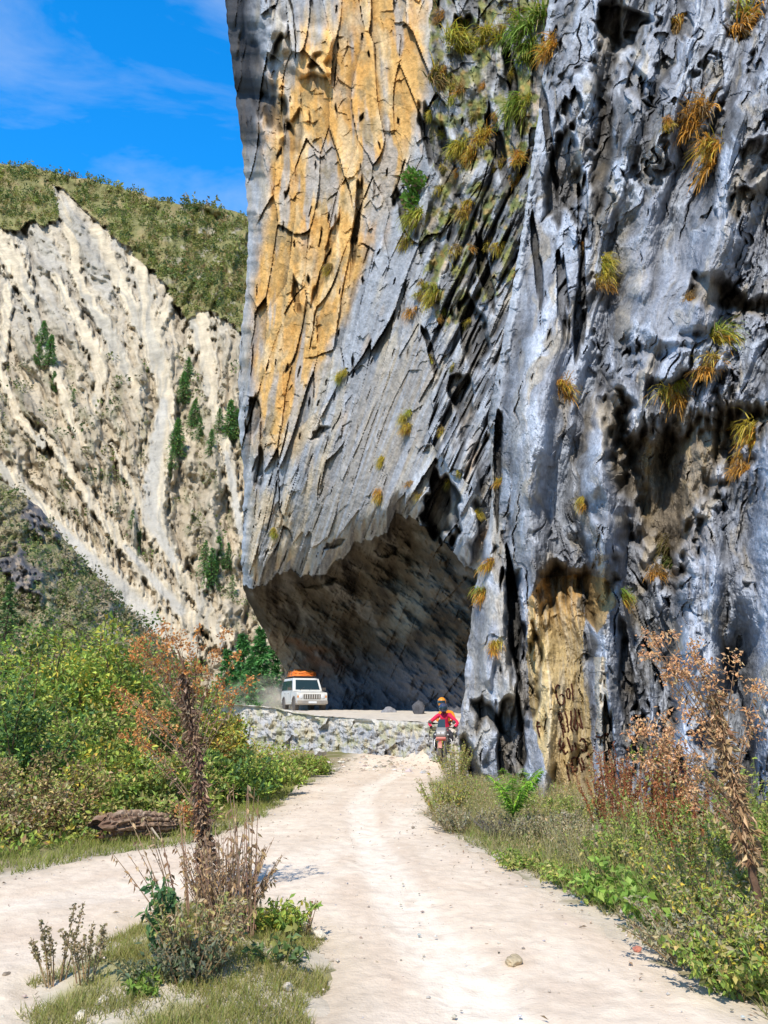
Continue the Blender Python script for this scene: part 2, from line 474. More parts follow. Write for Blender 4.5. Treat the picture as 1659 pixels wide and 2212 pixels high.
    D += .25 * ck2 * np.where(below, .3, 1)
    D += broken * (.8 * ss(.0, .5, fbm(q / 26, PY / 240, 0, 3, 81)) - .25 + .22 * fbm(q / 16, PY / 70, 0, 3, 82))
    D += mossy * (.7 * fbm(q / 30, PY / 150, 0, 3, 91) + .2 * fbm(PX / 24, PY / 30, 0, 3, 92))
    D += np.where(below, 1.0, 0) * (1.5 * fbm((PX + .5 * PY) / 120, (PY - .8 * PX) / 60, 0, 4, 95) + .35 * fbm((PX - .6 * PY) / 30, (PY + .6 * PX) / 80, 0, 4, 96)) * ss(0, .12, t)
    dark = np.zeros(PX.shape)
    for i, (cx, cy, rx, ry, dep, rot, top, bot) in enumerate([
            (600, 250, 34, 60, 1.0, -24, .3, .6), (632, 310, 26, 80, .5, 12, .3, .9), (556, 185, 42, 120, .9, -16, .3, .5), 
            (770, 480, 9, 120, .6, 6, .25, .5), (716, 520, 9, 70, .45, 14, .3, .6), (690, 610, 8, 80, .4, 18, .3, .6), (640, 640, 9, 50, .5, -12, .3, .6),
            (955, 1095, 40, 82, 2.6, -8, .14, .3), (1020, 720, 40, 90, 1.0, -12, .2, .5), (1000, 860, 30, 60, .8, -10, .2, .5), (930, 760, 9, 60, .7, -15, .2, .5),
            (955, 340, 26, 130, .9, -22, .25, .6), (1080, 330, 16, 110, .9, -14, .25, .6), (1010, 80, 26, 60, .8, -15, .3, .6), (1110, 190, 14, 120, 1.0, -10, .25, .5),
            (690, 935, 26, 12, .5, -35, .2, .5), (880, 470, 20, 70, .7, -20, .3, .6), (545, 905, 16, 55, .8, 6, .2, .5), (560, 1010, 14, 50, .6, 8, .2, .5),
            (690, 1255, 45, 16, .9, -12, .2, .5), (830, 1190, 30, 20, .7, 0, .2, .5), (725, 1175, 26, 10, .5, -25, .2, .4), (1050, 600, 14, 100, .9, -10, .2, .5)]):
        m = blob(PX, PY, cx, cy, rx, ry, rot, .22, top, bot, 100 + i)
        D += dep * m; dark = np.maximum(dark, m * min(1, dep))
    # bulge that throws the shadow at the head of the prow
    D -= .8 * blob(PX, PY, 640, 95, 75, 85, -25, .3, .5, .25, 160) + 1.0 * blob(PX, PY, 560, 40, 40, 90, -20, .3, .5, .3, 161)
    # hanging flake beside the cave mouth
    D -= 1.2 * blob(PX, PY, 995, 1060, 42, 150, -6, .25, .4, .2, 162)
    # damp relief at the silhouette
    D *= ss(-.15, .05, S)
    Y = Y + D
    P = at(PX, PY, Y)
    wr = np.clip(-S, 0, 1)
    P[..., 1] += 26 * wr ** 1.4; P[..., 0] += 9.0 * wr ** 1.2 * (1 + .0 * wr)
    # ---- colour
    n = lambda a, b, s, o=4: fbm(q / a, PY / b, 0, o, s)
    col = np.empty(PX.shape + (3,)); col[:] = (.315, .32, .335)
    col = mixc(col, (.46, .40, .31), ss(.0, .45, n(40, 240, 201)) * .85)
    col = mixc(col, (.22, .225, .24), ss(.12, .5, n(18, 160, 202)) * .7)
    col = mixc(col, (.44, .45, .47), ss(.1, .5, n(26, 120, 203)) * .8)
    oc = np.empty_like(col); oc[:] = (.62, .37, .13)
    oc = mixc(oc, (.64, .46, .25), ss(-.02, .4, n(30, 120, 204)))
    oc = mixc(oc, (.58, .31, .09), ss(.02, .42, n(44, 150, 205)) * .85)
    oc = mixc(oc, (.38, .365, .35), ss(.12, .36, n(34, 260, 206, 5)) * .8)
    oc = mixc(oc, (.30, .22, .11), ss(.1, .5, n(30, 60, 207)) * .7)
    os_ = np.clip(orange, 0, 1)
    col = col * (1 - os_[..., None]) + oc * os_[..., None]
    tail = inpoly(PX, PY, [(535, 950), (640, 930), (760, 820), (640, 1200), (560, 1260), (530, 1240)])
    col = mixc(col, (.56, .44, .29), tail * ss(-.3, .35, n(30, 120, 209)) * .85)
    sc = np.empty_like(col); sc[:] = (.32, .28, .235)
    sc = mixc(sc, (.40, .41, .44), ss(.05, .4, n(10, 400, 211)) * .8)
    sc = mixc(sc, (.44, .36, .25), ss(.1, .45, n(16, 300, 212)) * .7)
    sm = np.clip(slab * 1.2 - .3 + .5 * fbm(q / 14, PY / 120, 0, 4, 213), 0, 1)[..., None] * .85; col = col * (1 - sm) + sc * sm
    s2 = np.clip(slab2 * 1.2 - .4 + .6 * fbm(q / 20, PY / 110, 0, 4, 214), 0, 1)[..., None] * .6; col = col * (1 - s2) + np.array([.36, .38, .42]) * s2
    # moss and dark stain, then painted shade in cracks and hollows
    col = mixc(col, (.13, .125, .12), mossy * ss(-.25, .3, n(24, 70, 221)) * .85)
    moss = mossy * ss(.0, .35, n(26, 50, 222) + .1)
    mc = np.empty_like(col); mc[:] = (.22, .21, .045); mc = mixc(mc, (.13, .16, .03), ss(0, .4, vn(PX / 20, PY / 20, 0, 223))); mc = mixc(mc, (.33, .22, .05), ss(.1, .5, vn(PX / 16, PY / 16, 0, 224)))
    col = col * (1 - .85 * moss[..., None]) + mc * .85 * moss[..., None]
    col = mixc(col, (.09, .09, .095), broken * ss(-.05, .3, fbm(q / 16, PY / 110, 0, 4, 225)) * .75)
    col = mixc(col, (.10, .085, .065), np.clip(.75 * crack + .6 * ck2 * .5 + .55 * dark, 0, .9))  # cracks and hollows darkened in the colour where shade falls
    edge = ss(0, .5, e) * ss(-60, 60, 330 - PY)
    col = mixc(col, (.045, .042, .042), edge * .93)  # left facet: black stain together with its shade, painted as dark colour
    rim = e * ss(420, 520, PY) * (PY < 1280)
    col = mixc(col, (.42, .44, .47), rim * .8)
    # cave
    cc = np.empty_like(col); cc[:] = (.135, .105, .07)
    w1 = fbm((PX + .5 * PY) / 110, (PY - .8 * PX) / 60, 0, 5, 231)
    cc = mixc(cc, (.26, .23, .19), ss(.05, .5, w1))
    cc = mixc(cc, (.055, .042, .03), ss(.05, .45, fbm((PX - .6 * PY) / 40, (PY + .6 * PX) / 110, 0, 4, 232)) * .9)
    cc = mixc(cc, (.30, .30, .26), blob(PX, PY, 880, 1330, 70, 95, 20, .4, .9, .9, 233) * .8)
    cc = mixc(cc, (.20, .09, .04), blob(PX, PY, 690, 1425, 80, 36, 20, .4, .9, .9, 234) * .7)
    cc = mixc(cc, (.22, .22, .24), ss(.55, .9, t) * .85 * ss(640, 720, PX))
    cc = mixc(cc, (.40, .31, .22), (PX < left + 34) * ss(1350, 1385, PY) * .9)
    cc *= .6  # whole cave colour lowered to deepen its shade
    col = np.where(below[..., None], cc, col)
    col = np.where(below[..., None], col, col * (1 + (np.array([.97, .99, 1.02]) - 1) * (1 - os_[..., None])))
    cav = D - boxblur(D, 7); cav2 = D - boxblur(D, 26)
    col *= (1 - np.clip(cav * 1.5, -.12, .6) * np.where(below, .5, 1))[..., None]; col *= (1 - np.clip(cav2 * .35, -.2, .45) * np.where(below, .3, 1))[..., None]  # painted cavity shading: hollows darker, high spots lighter
    col *= (1 + .16 * fbm(PX / 6, PY / 8, 0, 3, 241))[..., None]
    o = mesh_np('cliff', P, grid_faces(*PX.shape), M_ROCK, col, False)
    props(o, 'tall overhanging cliff face with orange and grey streaks above the cave road', 'cliff', None, 'structure')
    return o, PX, PY, P

# ---- right wall with the rock pillar at its left edge
BLY = np.array([-500, 0, 50, 200, 420, 620, 800, 900, 950, 1050, 1120, 1180, 1260, 1330, 1400, 1480, 1570, 1640, 1700, 1800], float)
BLX = np.array([1215, 1186, 1180, 1168, 1140, 1108, 1074, 1054, 1058, 1062, 1058, 1046, 1028, 1018, 1010, 1004, 991, 994, 1008, 1010], float)
wallY = tps([(1215, -500, 28), (1600, -500, 24), (1950, -500, 20), (1186, 0, 24.2), (1400, 0, 20.8), (1659, 0, 17.5), (1950, 0, 14.5),
             (1130, 500, 21.8), (1400, 500, 18.2), (1659, 500, 15.2), (1950, 500, 12.2), (1060, 850, 19.6), (1300, 850, 16.8), (1659, 850, 13.5), (1950, 850, 11),
             (1060, 1100, 18.6), (1300, 1100, 15.9), (1659, 1100, 12.8), (1010, 1400, 17.4), (1300, 1400, 15.2), (1659, 1400, 12.2), (1950, 1400, 9.8),
             (1000, 1700, 16.2), (1280, 1720, 14), (1659, 1750, 11.3), (1950, 1750, 9.2), (1010, 1800, 16), (1659, 1900, 11), (1950, 1900, 9)])
def build_right_wall():
    step = 2.0
    sv = np.r_[np.linspace(-1, -.05, 20), np.arange(0, 1.0001, step / 800.0), np.linspace(1.02, 1.5, 26)]
    pyv = np.r_[np.linspace(-500, -130, 30), np.arange(-126, 1850, step)]
    S, PY = np.meshgrid(sv, pyv)
    left = np.interp(PY, BLY, BLX) + 4 * vn(PY / 46, PY * 0, 0, 321) + 2 * vn(PY / 14, PY * 0, 0, 322)
    PX = left + np.maximum(S, 0) * (1960 - left)
    Y = np.maximum(wallY(PX, PY), 5.5)
    e = np.clip(1 - (PX - left) / 42, 0, 1)
    Y = Y + .9 * e ** 2
    # flow lines: ribs run down and a little to the left
    q = PX + .27 * (PY - 900) * ss(1500, 500, PY) + 14 * vn(PX / 90, PY / 160, 0, 331)
    smooth = np.zeros(PX.shape)
    for i, (cx, cy, rx, ry, rot) in enumerate([(1440, 600, 150, 210, 6), (1180, 960, 100, 330, 5), (1270, 1010, 60, 220, 0), (1560, 1400, 130, 330, 6), (1060, 1450, 60, 330, 4), (1205, 1560, 85, 280, 0), (1150, 620, 40, 330, 8), (1630, 1200, 70, 150, 0), (1400, 1120, 110, 150, 0)]):
        smooth = np.maximum(smooth, blob(PX, PY, cx, cy, rx, ry, rot, .12, .5, .5, 350 + i))
    hard = 1 - .85 * smooth
    wx = .5 * vn(PX / 60, PY / 80, 0, 341) + .25 * vn(PX / 24, PY / 30, 0, 342)
    a1, a2, aid, ax_, ay_ = worley(q / 52 + wx, PY / 230 + .6 * wx, 343)
    c1, c2, cd, cx_, cy_ = worley((q + .3 * PY) / 26 + wx, (PY - .2 * PX) / 52 + wx, 344)
    D = 1.7 * fbm(q / 110, PY / 800, 0, 2, 301) + .36 * fbm(q / 46 + .4 * wx, PY / 300, 0, 3, 302) * (.4 + .6 * hard) + .12 * fbm(q / 17, PY / 110, 0, 3, 303) * hard
    D += (.15 + .5 * hard) * ((aid - .5) * .5 + ax_ * (aid * 5 % 1 - .5) * .5 + ay_ * (aid * 7 % 1 - .4) * .5)
    D += (.06 + .22 * hard) * ((cd - .5) * .2 + cx_ * (cd * 5 % 1 - .5) * .24 + cy_ * (cd * 9 % 1 - .3) * .3)
    D += .07 * fbm(PX / 22, PY / 30, 0, 4, 304) * (.3 + .7 * hard) + .03 * fbm(q / 6, PY / 22, 0, 3, 314)
    lc = ss(.88, .98, ridged(q / 60 + .5 * wx, PY / 380, 0, 2, 316)); D += .38 * lc * (.4 + .6 * hard)
    longrib, _ = seg_dist(PX + 3 * vn(PY / 60, PY * 0, 0, 315), PY, [(1188, -60, 15), (1172, 160, 15), (1142, 400, 17), (1112, 620, 17), (1082, 790, 18), (1062, 910, 16), (1066, 1060, 12), (1056, 1200, 12)])
    longrib = ss(1.25, .2, longrib)
    D -= .45 * longrib
    rib = ridged(q / 70, PY / 520, 0, 2, 305)
    D -= .26 * ss(.55, .95, rib) * hard
    # scalloped pockets with crisp upper lips
    pk = fbm(q / 42 + .3 * vn(PX / 20, PY / 20, 0, 306), PY / 105, 0, 3, 307)
    pocket = (ss(.22, .44, pk) * ss(800, 250, PY) * .45 + ss(.3, .5, pk) * .6) * ss(.5, .1, smooth)
    D += .30 * pocket
    rough = ss(-.1, .4, vn(PX / 150, PY / 190, 0, 308)) * hard
    f1, f2, cid, ox, oy = worley(q / 15 + .5 * vn(q / 16, PY / 22, 0, 309), PY / 27, 311)
    D += rough * ((cid - .5) * .13 + ox * (cid * 5 % 1 - .5) * .16 + oy * (cid * 9 % 1 - .5) * .2)
    dark = np.zeros(PX.shape); brown = np.zeros(PX.shape)
    for i, (cx, cy, rx, ry, dep, rot, top, bot, br) in enumerate([
            (1258, 480, 12, 120, .9, 2, .2, .5, 0),
            (1255, 660, 13, 150, .9, 4, .2, .5, 0), (1215, 640, 12, 110, .8, -4, .2, .5, 0), (1185, 300, 10, 150, .8, -8, .2, .5, .3),
            (1235, 245, 20, 50, .9, 10, .2, .4, .2), (1390, 190, 16, 24, .5, 10, .2, .5, 0),
            (1110, 1330, 18, 150, 1.3, -6, .16, .3, 0), (1140, 1480, 30, 120, .8, 6, .3, .4, .3),
            (1075, 1000, 10, 150, .8, 3, .2, .4, 0), (1105, 1620, 36, 130, 1.0, -4, .25, .4, .4),
            (1315, 1620, 15, 130, .7, -4, .2, .4, 0), 
            (1530, 1600, 46, 40, .5, 0, .14, .6, .2), (1350, 1460, 22, 130, .6, -4, .3, .6, .3), (1385, 1600, 22, 70, .5, 4, .3, .6, .4), (1470, 1700, 24, 90, .9, -4, .2, .5, .1), (1630, 350, 40, 60, .5, 20, .3, .6, .3), (1600, 440, 36, 40, .4, 0, .3, .6, .6),
            (1160, 560, 10, 120, .7, -6, .2, .5, 0), (1340, 60, 60, 60, 1.0, 0, .2, .4, .2), (1480, 60, 26, 30, .5, 0, .2, .5, .4)]):
        m = blob(PX, PY, cx, cy, rx, ry, rot, .28, top, bot, 400 + i)
        D += dep * m
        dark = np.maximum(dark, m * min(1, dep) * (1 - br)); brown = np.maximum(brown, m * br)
    for i, (poly, dep, soft, warp, br) in enumerate([
            ([(1166, 480), (1176, 380), (1196, 290), (1235, 262), (1256, 330), (1264, 420), (1250, 500), (1226, 462), (1205, 505), (1188, 470)], 1.5, 16, 6, .3),
            ([(1294, 10), (1336, -20), (1346, 110), (1326, 200), (1332, 330), (1312, 450), (1280, 480), (1268, 380), (1282, 250), (1270, 150)], 1.3, 18, 7, .45),
            ([(1352, 120), (1400, 170), (1392, 215), (1430, 240), (1402, 232), (1370, 220), (1350, 190)], .6, 10, 5, .2),
            ([(1288, 800), (1340, 830), (1400, 900), (1470, 905), (1540, 850), (1600, 870), (1660, 850), (1720, 900), (1660, 960), (1590, 1030), (1545, 1090), (1510, 1170), (1480, 1270), (1420, 1290), (1385, 1200), (1345, 1120), (1300, 1000)], 1.25, 60, 24, .95),
            ([(1286, 860), (1330, 850), (1372, 930), (1380, 1030), (1345, 1080), (1300, 985)], .8, 26, 10, .5),
            ([(1470, 640), (1500, 590), (1560, 590), (1620, 640), (1700, 630), (1700, 690), (1600, 690), (1520, 668)], 1.0, 22, 8, .7),
            ([(1148, 1290), (1160, 1235), (1200, 1205), (1250, 1225), (1290, 1215), (1345, 1250), (1330, 1300), (1290, 1370), (1262, 1340), (1255, 1300), (1215, 1320), (1165, 1340)], 1.1, 26, 7, 1),
            ([(1140, 1300), (1255, 1290), (1262, 1450), (1290, 1740), (1190, 1740), (1150, 1560)], .45, 30, 6, 0),
            ([(1012, 1510), (1045, 1500), (1085, 1540), (1100, 1590), (1070, 1580), (1050, 1560), (1030, 1600)], .8, 14, 5, .4),
            ([(985, 1590), (1005, 1580), (1035, 1640), (1052, 1730), (985, 1730)], .9, 18, 5, .6),
            ([(1088, 1230), (1128, 1230), (1132, 1400), (1112, 1500), (1090, 1430)], 1.0, 14, 5, .1)]):
        m = pmask(PX, PY, poly, soft, warp, 450 + 4 * i)
        D += dep * m * (1 + .25 * fbm(q / 40, PY / 90, 0, 3, 490 + i))
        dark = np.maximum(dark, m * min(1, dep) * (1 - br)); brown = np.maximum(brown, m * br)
    for i, (cx, cy, rx, ry, dep, rot) in enumerate([
            (1440, 640, 150, 130, .9, 0), (1400, 480, 70, 200, .6, 6), (1270, 1000, 60, 170, .7, 4), (1480, 770, 140, 60, .8, -10), (1300, 1165, 55, 62, .9, 0), (1100, 1500, 22, 60, .5, 0),
            (1540, 1300, 110, 200, .8, 8), (1060, 1380, 40, 120, .4, 6), (1040, 1600, 40, 90, .4, 4), (1200, 1560, 70, 180, .5, 0), (1430, 250, 90, 140, .5, 0), (1150, 880, 60, 300, .4, 6)]):
        D -= dep * blob(PX, PY, cx, cy, rx, ry, rot, .2, .8, .45, 500 + i)
    D += .05 * fbm(q / 9, PY / 24, 0, 3, 310)
    D *= ss(-.12, .05, S)
    Y = Y + D
    P = at(PX, PY, Y)
    wr = np.clip(-S, 0, 1)
    P[..., 1] += 11 * wr ** 1.3; P[..., 0] += 1.6 * wr
    n = lambda a, b, s, o=4: fbm(q / a, PY / b, 0, o, s)
    col = np.empty(PX.shape + (3,)); col[:] = (.29, .295, .315)
    col = mixc(col, (.42, .435, .465), ss(0, .42, fbm(q / 46 + wx, PY / 110, 0, 4, 601)) * .85)
    col = mixc(col, (.40, .34, .255), ss(.05, .4, fbm(q / 40 + wx, PY / 170, 0, 4, 602)) * .8)
    col = mixc(col, (.15, .15, .16), ss(.02, .36, fbm(q / 24 + wx, PY / 85, 0, 4, 603)) * .75 * (1 - .5 * smooth))
    col = mixc(col, (.17, .17, .18), ss(.0, .4, fbm(PX / 13, PY / 17, 0, 4, 604)) * rough * .75)
    col = mixc(col, (.10, .098, .095), ss(.04, .34, fbm(q / 75 + wx, PY / 200, 0, 4, 615)) * .7 * (1 - .75 * smooth))
    col = mixc(col, (.44, .465, .51), ss(.08, .42, fbm(q / 55 + 7 + wx, PY / 140, 0, 4, 616)) * .7)
    col = mixc(col, (.05, .05, .05), ss(.16, .3, fbm(PX / 9, PY / 13, 0, 3, 617)) * blob(PX, PY, 1385, 1500, 60, 170, 0, .3, .6, .6, 618) * .85)
    col = mixc(col, (.27, .275, .30), blob(PX, PY, 1470, 590, 190, 200, 10, .3, .7, .7, 620) * ss(-.3, .25, n(30, 300, 621)) * .8)
    col = mixc(col, (.45, .475, .525), blob(PX, PY, 1560, 1400, 150, 300, 6, .3, .7, .7, 622) * ss(-.4, .2, n(50, 160, 623)) * .9)
    col = mixc(col, (.40, .41, .425), longrib * .7)
    pil = ss(1110, 1060, PX - .1 * (PY - 1000)) * ss(850, 1000, PY)
    col = mixc(col, (.36, .325, .27), np.maximum(pil, blob(PX, PY, 1130, 980, 50, 260, 4, .3, .9, .9, 605)) * .7 * ss(-.3, .3, n(24, 160, 606)))
    col = mixc(col, (.23, .175, .105), np.clip(brown * .92, 0, .92))
    col = mixc(col, (.13, .13, .135), np.clip(.5 * dark + .25 * pocket, 0, .7))  # shade of hollows and pockets put into the colour
    col = mixc(col, (.40, .27, .09), brown * ss(.15, .5, fbm(PX / 30, PY / 50, 0, 4, 607)) * .35)
    gold = inpoly(PX + 6 * vn(PX / 20, PY / 40, 0, 608), PY, [(1140, 1300), (1165, 1250), (1255, 1240), (1262, 1330), (1258, 1450), (1275, 1560), (1290, 1740), (1225, 1740), (1180, 1660), (1150, 1560), (1140, 1450)]).astype(float)
    gc = np.empty_like(col); gc[:] = (.52, .37, .155)
    gc = mixc(gc, (.44, .23, .06), ss(1400, 1260, PY) * .8)
    gc = mixc(gc, (.34, .28, .19), ss(.1, .45, n(14, 240, 609)) * .6)
    gc = mixc(gc, (.55, .45, .30), ss(.1, .4, n(9, 300, 610)) * .6)
    gc = mixc(gc, (.10, .075, .04), ss(.2, .4, fbm(PX / 26, PY / 40, 0, 4, 611)) * ss(1420, 1300, PY))
    col = col * (1 - .9 * gold[..., None]) + gc * .9 * gold[..., None]
    for cx, cy, rx, ry, rot, k, cc in [(1540, 1320, 42, 36, 25, .75, (.20, .19, .18)), (1600, 1450, 26, 60, 12, .8, (.15, .15, .15)), (1470, 1330, 20, 90, 0, .6, (.2, .2, .21)), (1640, 1600, 24, 60, 0, .8, (.13, .13, .14)), (1400, 1400, 20, 100, 0, .7, (.17, .16, .14)), (1330, 1500, 26, 110, 0, .7, (.14, .14, .14)), (1080, 1240, 16, 120, 0, .5, (.25, .22, .18))]:
        col = mixc(col, cc, k * blob(PX, PY, cx, cy, rx, ry, rot, .35, .5, .8, 630 + int(cx) % 50))
    g2 = inpoly(PX + 6 * vn(PX / 20, PY / 40, 0, 612), PY, [(1262, 1240), (1310, 1250), (1330, 1300), (1290, 1370), (1265, 1330)]).astype(float)
    col = mixc(col, (.34, .21, .07), g2 * .8)
    g3 = inpoly(PX + 5 * vn(PX / 16, PY / 40, 0, 613), PY, [(1282, 1420), (1306, 1420), (1315, 1560), (1330, 1720), (1300, 1720), (1285, 1560)]).astype(float)
    col = mixc(col, (.50, .42, .30), g3 * .75)
    col *= 1.06
    col *= np.array([.95, .975, 1.02]) * (1 - brown[..., None] * .5) + np.array([.96, .96, .96]) * brown[..., None] * .5
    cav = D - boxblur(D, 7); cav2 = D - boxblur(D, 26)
    col *= (1 - np.clip(cav * 1.6, -.1, .6))[..., None]; col *= (1 - np.clip(cav2 * .34, -.2, .4))[..., None]  # relief shading put into the colour: recesses darker, ridges lighter
    col *= (1 + .16 * fbm(PX / 6, PY / 8, 0, 3, 641))[..., None]
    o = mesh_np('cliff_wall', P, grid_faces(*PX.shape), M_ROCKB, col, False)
    props(o, 'blue grey fluted cliff wall beside the road with painted writing at its foot', 'cliff', None, 'structure')
    return o, PX, PY, P

cliff, APX, APY, AP = build_cliff_face()
wall, BPX, BPY, BP = build_right_wall()

def on_surface(px, py, which):
    """point on the cliff (A) or the right wall (B) and its outward normal"""
    X, Yg, P = (APX, APY, AP) if which == 'A' else (BPX, BPY, BP)
    r = int(np.argmin(np.abs(Yg[:, 0] - py)))
    c = int(np.argmin(np.abs(X[r, 30:] - px))) + 30
    r0, r1, c0, c1 = max(r - 4, 0), min(r + 4, X.shape[0] - 1), max(c - 4, 0), min(c + 4, X.shape[1] - 1)
    n = np.cross(P[r, c1] - P[r, c0], P[r0, c] - P[r1, c])
    n /= np.linalg.norm(n) + 1e-9
    if np.dot(n, P[r, c] - np.array([0, 0, CAMZ])) > 0: n = -n
    return P[r, c].copy(), n
# ------------------------------------------------------------------ mountain across the valley
def mdepth(px, py):
    dx, dY, dZ = ray(px, np.minimum(py, 1600)); k = dZ / dY
    return (1.224 * 250 - 18.4) / (1.224 - np.minimum(k, 1.05))

RIDX = np.array([-400, -200, 0, 60, 110, 170, 240, 300, 340, 400, 460, 530, 620, 800], float)
RIDY = np.array([330, 345, 352, 358, 372, 382, 400, 418, 432, 440, 446, 462, 480, 500], float)
CHUTES = [  # scree gullies, (x, y, half width)
    [(296, 560, 14), (318, 650, 16), (330, 740, 17), (352, 830, 17), (362, 870, 16), (345, 950, 22), (335, 1050, 26), (335, 1130, 22), (375, 1215, 14), (430, 1295, 15), (478, 1380, 22)],
    [(205, 500, 16), (240, 560, 15), (275, 640, 15), (310, 720, 15), (335, 780, 14), (360, 850, 14)],
    [(372, 640, 9), (350, 690, 12), (335, 740, 14)],
    [(108, 400, 6), (140, 470, 8), (160, 540, 8), (170, 610, 10), (225, 700, 13), (262, 780, 14), (300, 840, 10)],
    [(120, 600, 9), (165, 680, 13), (205, 760, 17), (215, 820, 16), (205, 890, 5)],
    [(-60, 960, 18), (20, 1030, 16), (100, 1105, 16), (170, 1180, 22), (250, 1260, 28), (320, 1330, 34), (400, 1400, 40)],
    [(90, 930, 7), (140, 1000, 9), (200, 1090, 11), (260, 1170, 12), (330, 1250, 16), (420, 1345, 26)],
    [(240, 960, 4), (275, 1030, 8), (305, 1090, 12), (330, 1150, 18)],
    [(430, 690, 30), (445, 760, 22), (452, 830, 12), (470, 910, 10), (488, 970, 12), (505, 1060, 11), (522, 1150, 13), (560, 1260, 16)],
    [(20, 620, 12), (10, 720, 8), (0, 800, 10), (40, 900, 8), (90, 960, 10)],
    [(75, 700, 8), (120, 800, 9), (150, 900, 9), (180, 960, 7)],
    [(-20, 520, 30), (30, 560, 26), (60, 640, 14), (90, 720, 9)],
]
FOREST = [(-420, 300), (800, 300), (800, 740), (535, 730), (500, 700), (470, 680), (440, 668), (400, 690), (380, 660), (365, 618), (310, 568), (250, 515), (200, 468), (140, 410), (112, 396), (128, 470), (100, 486), (62, 476), (38, 502), (0, 492), (-80, 470), (-420, 470)]
def build_mountain():
    step = 2.4
    pxv = np.r_[np.linspace(-400, -60, 60), np.arange(-56, 640, step), np.linspace(642, 800, 20)]
    tv = np.r_[np.linspace(0, 1, 480)]
    PX, T = np.meshgrid(pxv, tv)
    rid = np.interp(PX, RIDX, RIDY) + 7 * fbm(PX / 46, PX * 0, 0, 4, 701)
    PY = rid + (1545 - rid) * T
    Y = mdepth(PX, PY)
    wx = PX + 16 * fbm(PX / 70, PY / 90, 0, 3, 702); wy = PY
    chute = np.zeros(PX.shape); centre = np.zeros(PX.shape)
    for i, pl in enumerate(CHUTES):
        d, par = seg_dist(PX + 7 * fbm(PX / 24, PY / 40, 0, 3, 710 + i), PY, pl)
        chute = np.maximum(chute, ss(1.6, .6, d + .5 * fbm(PX / 10, PY / 26, 0, 3, 730 + i))); centre = np.maximum(centre, ss(2.4, .2, d))
    forest = inpoly(PX + 7 * vn(PX / 20, PY / 20, 0, 704), PY + 7 * vn(PX / 16, PY / 16, 0, 705), FOREST).astype(float)
    lean = -.5 * ss(420, 60, PX)
    a = wx + lean * (wy - 800)
    rib = ridged(a / 120, PY / 420, 0, 4, 706); rib2 = fbm(a / 34, PY / 120, 0, 4, 707)
    D = (30 * (1 - rib) * (1 - .5 * forest) + 8 * rib2 + 2.5 * fbm(PX / 12, PY / 16, 0, 3, 708)) * (Y / 400)
    D = D * (1 - .8 * chute) + 13 * centre * (Y / 400)
    D -= 9 * ss(.0, .5, fbm(a / 60, PY / 150, 0, 2, 709)) * (1 - chute) * (Y / 400)
    sharp = ridged(a / 46 + .3 * vn(PX / 30, PY / 30, 0, 731), PY / 110, 0, 4, 732)
    D += (9 * (1 - sharp) + 1.3 * fbm(PX / 9, PY / 13, 0, 4, 733)) * (1 - .85 * chute) * (1 - .4 * forest) * (Y / 400)
    D *= ss(0, .02, T)
    cav = D - boxblur(D, 6); cav2 = D - boxblur(D, 22)
    P = at(PX, PY, Y + D)
    col = np.empty(PX.shape + (3,)); col[:] = (.50, .42, .295)
    up = ss(880, 560, PY + 30 * vn(PX / 50, PY / 50, 0, 720))
    col = mixc(col, (.48, .45, .39), up * .9)
    col = mixc(col, (.36, .30, .215), ss(.02, .55, fbm(a / 40, PY / 130, 0, 5, 721)) * (.85 - .35 * up))
    col = mixc(col, (.60, .51, .37), ss(.0, .4, fbm(a / 34, PY / 160, 0, 4, 722)) * .7)
    col = mixc(col, (.22, .19, .14), ss(.25, .5, fbm(a / 14, PY / 40, 0, 4, 723)) * .3)
    col = mixc(col, (.16, .17, .07), ss(.16, .45, fbm(PX / 30, PY / 46, 0, 4, 724)) * ss(640, 900, PY) * .4 * (1 - chute))
    sc = np.empty_like(col); sc[:] = (.66, .56, .40); sc = mixc(sc, (.46, .42, .34), ss(0, .4, fbm(a / 16, PY / 300, 0, 3, 725))); sc *= (1 + .34 * fbm(a / 8, PY / 50, 0, 5, 728))[..., None]
    for pl in ([(352, 870, 12), (338, 960, 16), (322, 1060, 20), (325, 1120, 18), (375, 1210, 7)], [(120, 1130, 8), (180, 1195, 14), (260, 1275, 22), (330, 1350, 26)], [(270, 1180, 6), (330, 1250, 9), (390, 1320, 12)], [(488, 980, 7), (505, 1060, 8), (520, 1150, 8)]):
        d, par = seg_dist(PX, PY, pl); sc = mixc(sc, (.50, .48, .43), ss(1.3, .5, d) * .85)
    col = col * (1 - .93 * chute[..., None]) + sc * .93 * chute[..., None]
    fc = np.empty_like(col); fc[:] = (.22, .21, .07)
    fc = mixc(fc, (.32, .25, .11), ss(.0, .45, fbm(PX / 40, PY / 30, 0, 4, 726)) * .8)
    fc = mixc(fc, (.40, .36, .29), ss(.22, .45, fbm(PX / 30, PY / 22, 0, 4, 727)) * ss(300, 420, PX) * .8)
    col = col * (1 - forest[..., None]) + fc * forest[..., None]
    col *= (1 - np.clip(cav * .035, -.2, .4) * (1 - .6 * chute))[..., None]  # creases of the slope darkened as painted shading
    col *= (1 - np.clip(-cav2 * .02, -.1, .35) * (1 - chute) * (1 - forest))[..., None]
    col *= np.array([.90, .89, .88])
    col = mixc(col, (.5, .5, .52), .06)  # slight distance haze mixed into the colour
    # the far side of the ridge
    back = P[0:1].copy() + np.array([0, 260, -120.0]); P = np.concatenate([back, P]); col = np.concatenate([col[0:1], col])
    o = mesh_np('mountain', P, grid_faces(*P.shape[:2]), M_HILL, col, True)
    props(o, 'pale landslide scarred mountain slope with scree gullies across the valley', 'mountain', None, 'structure')
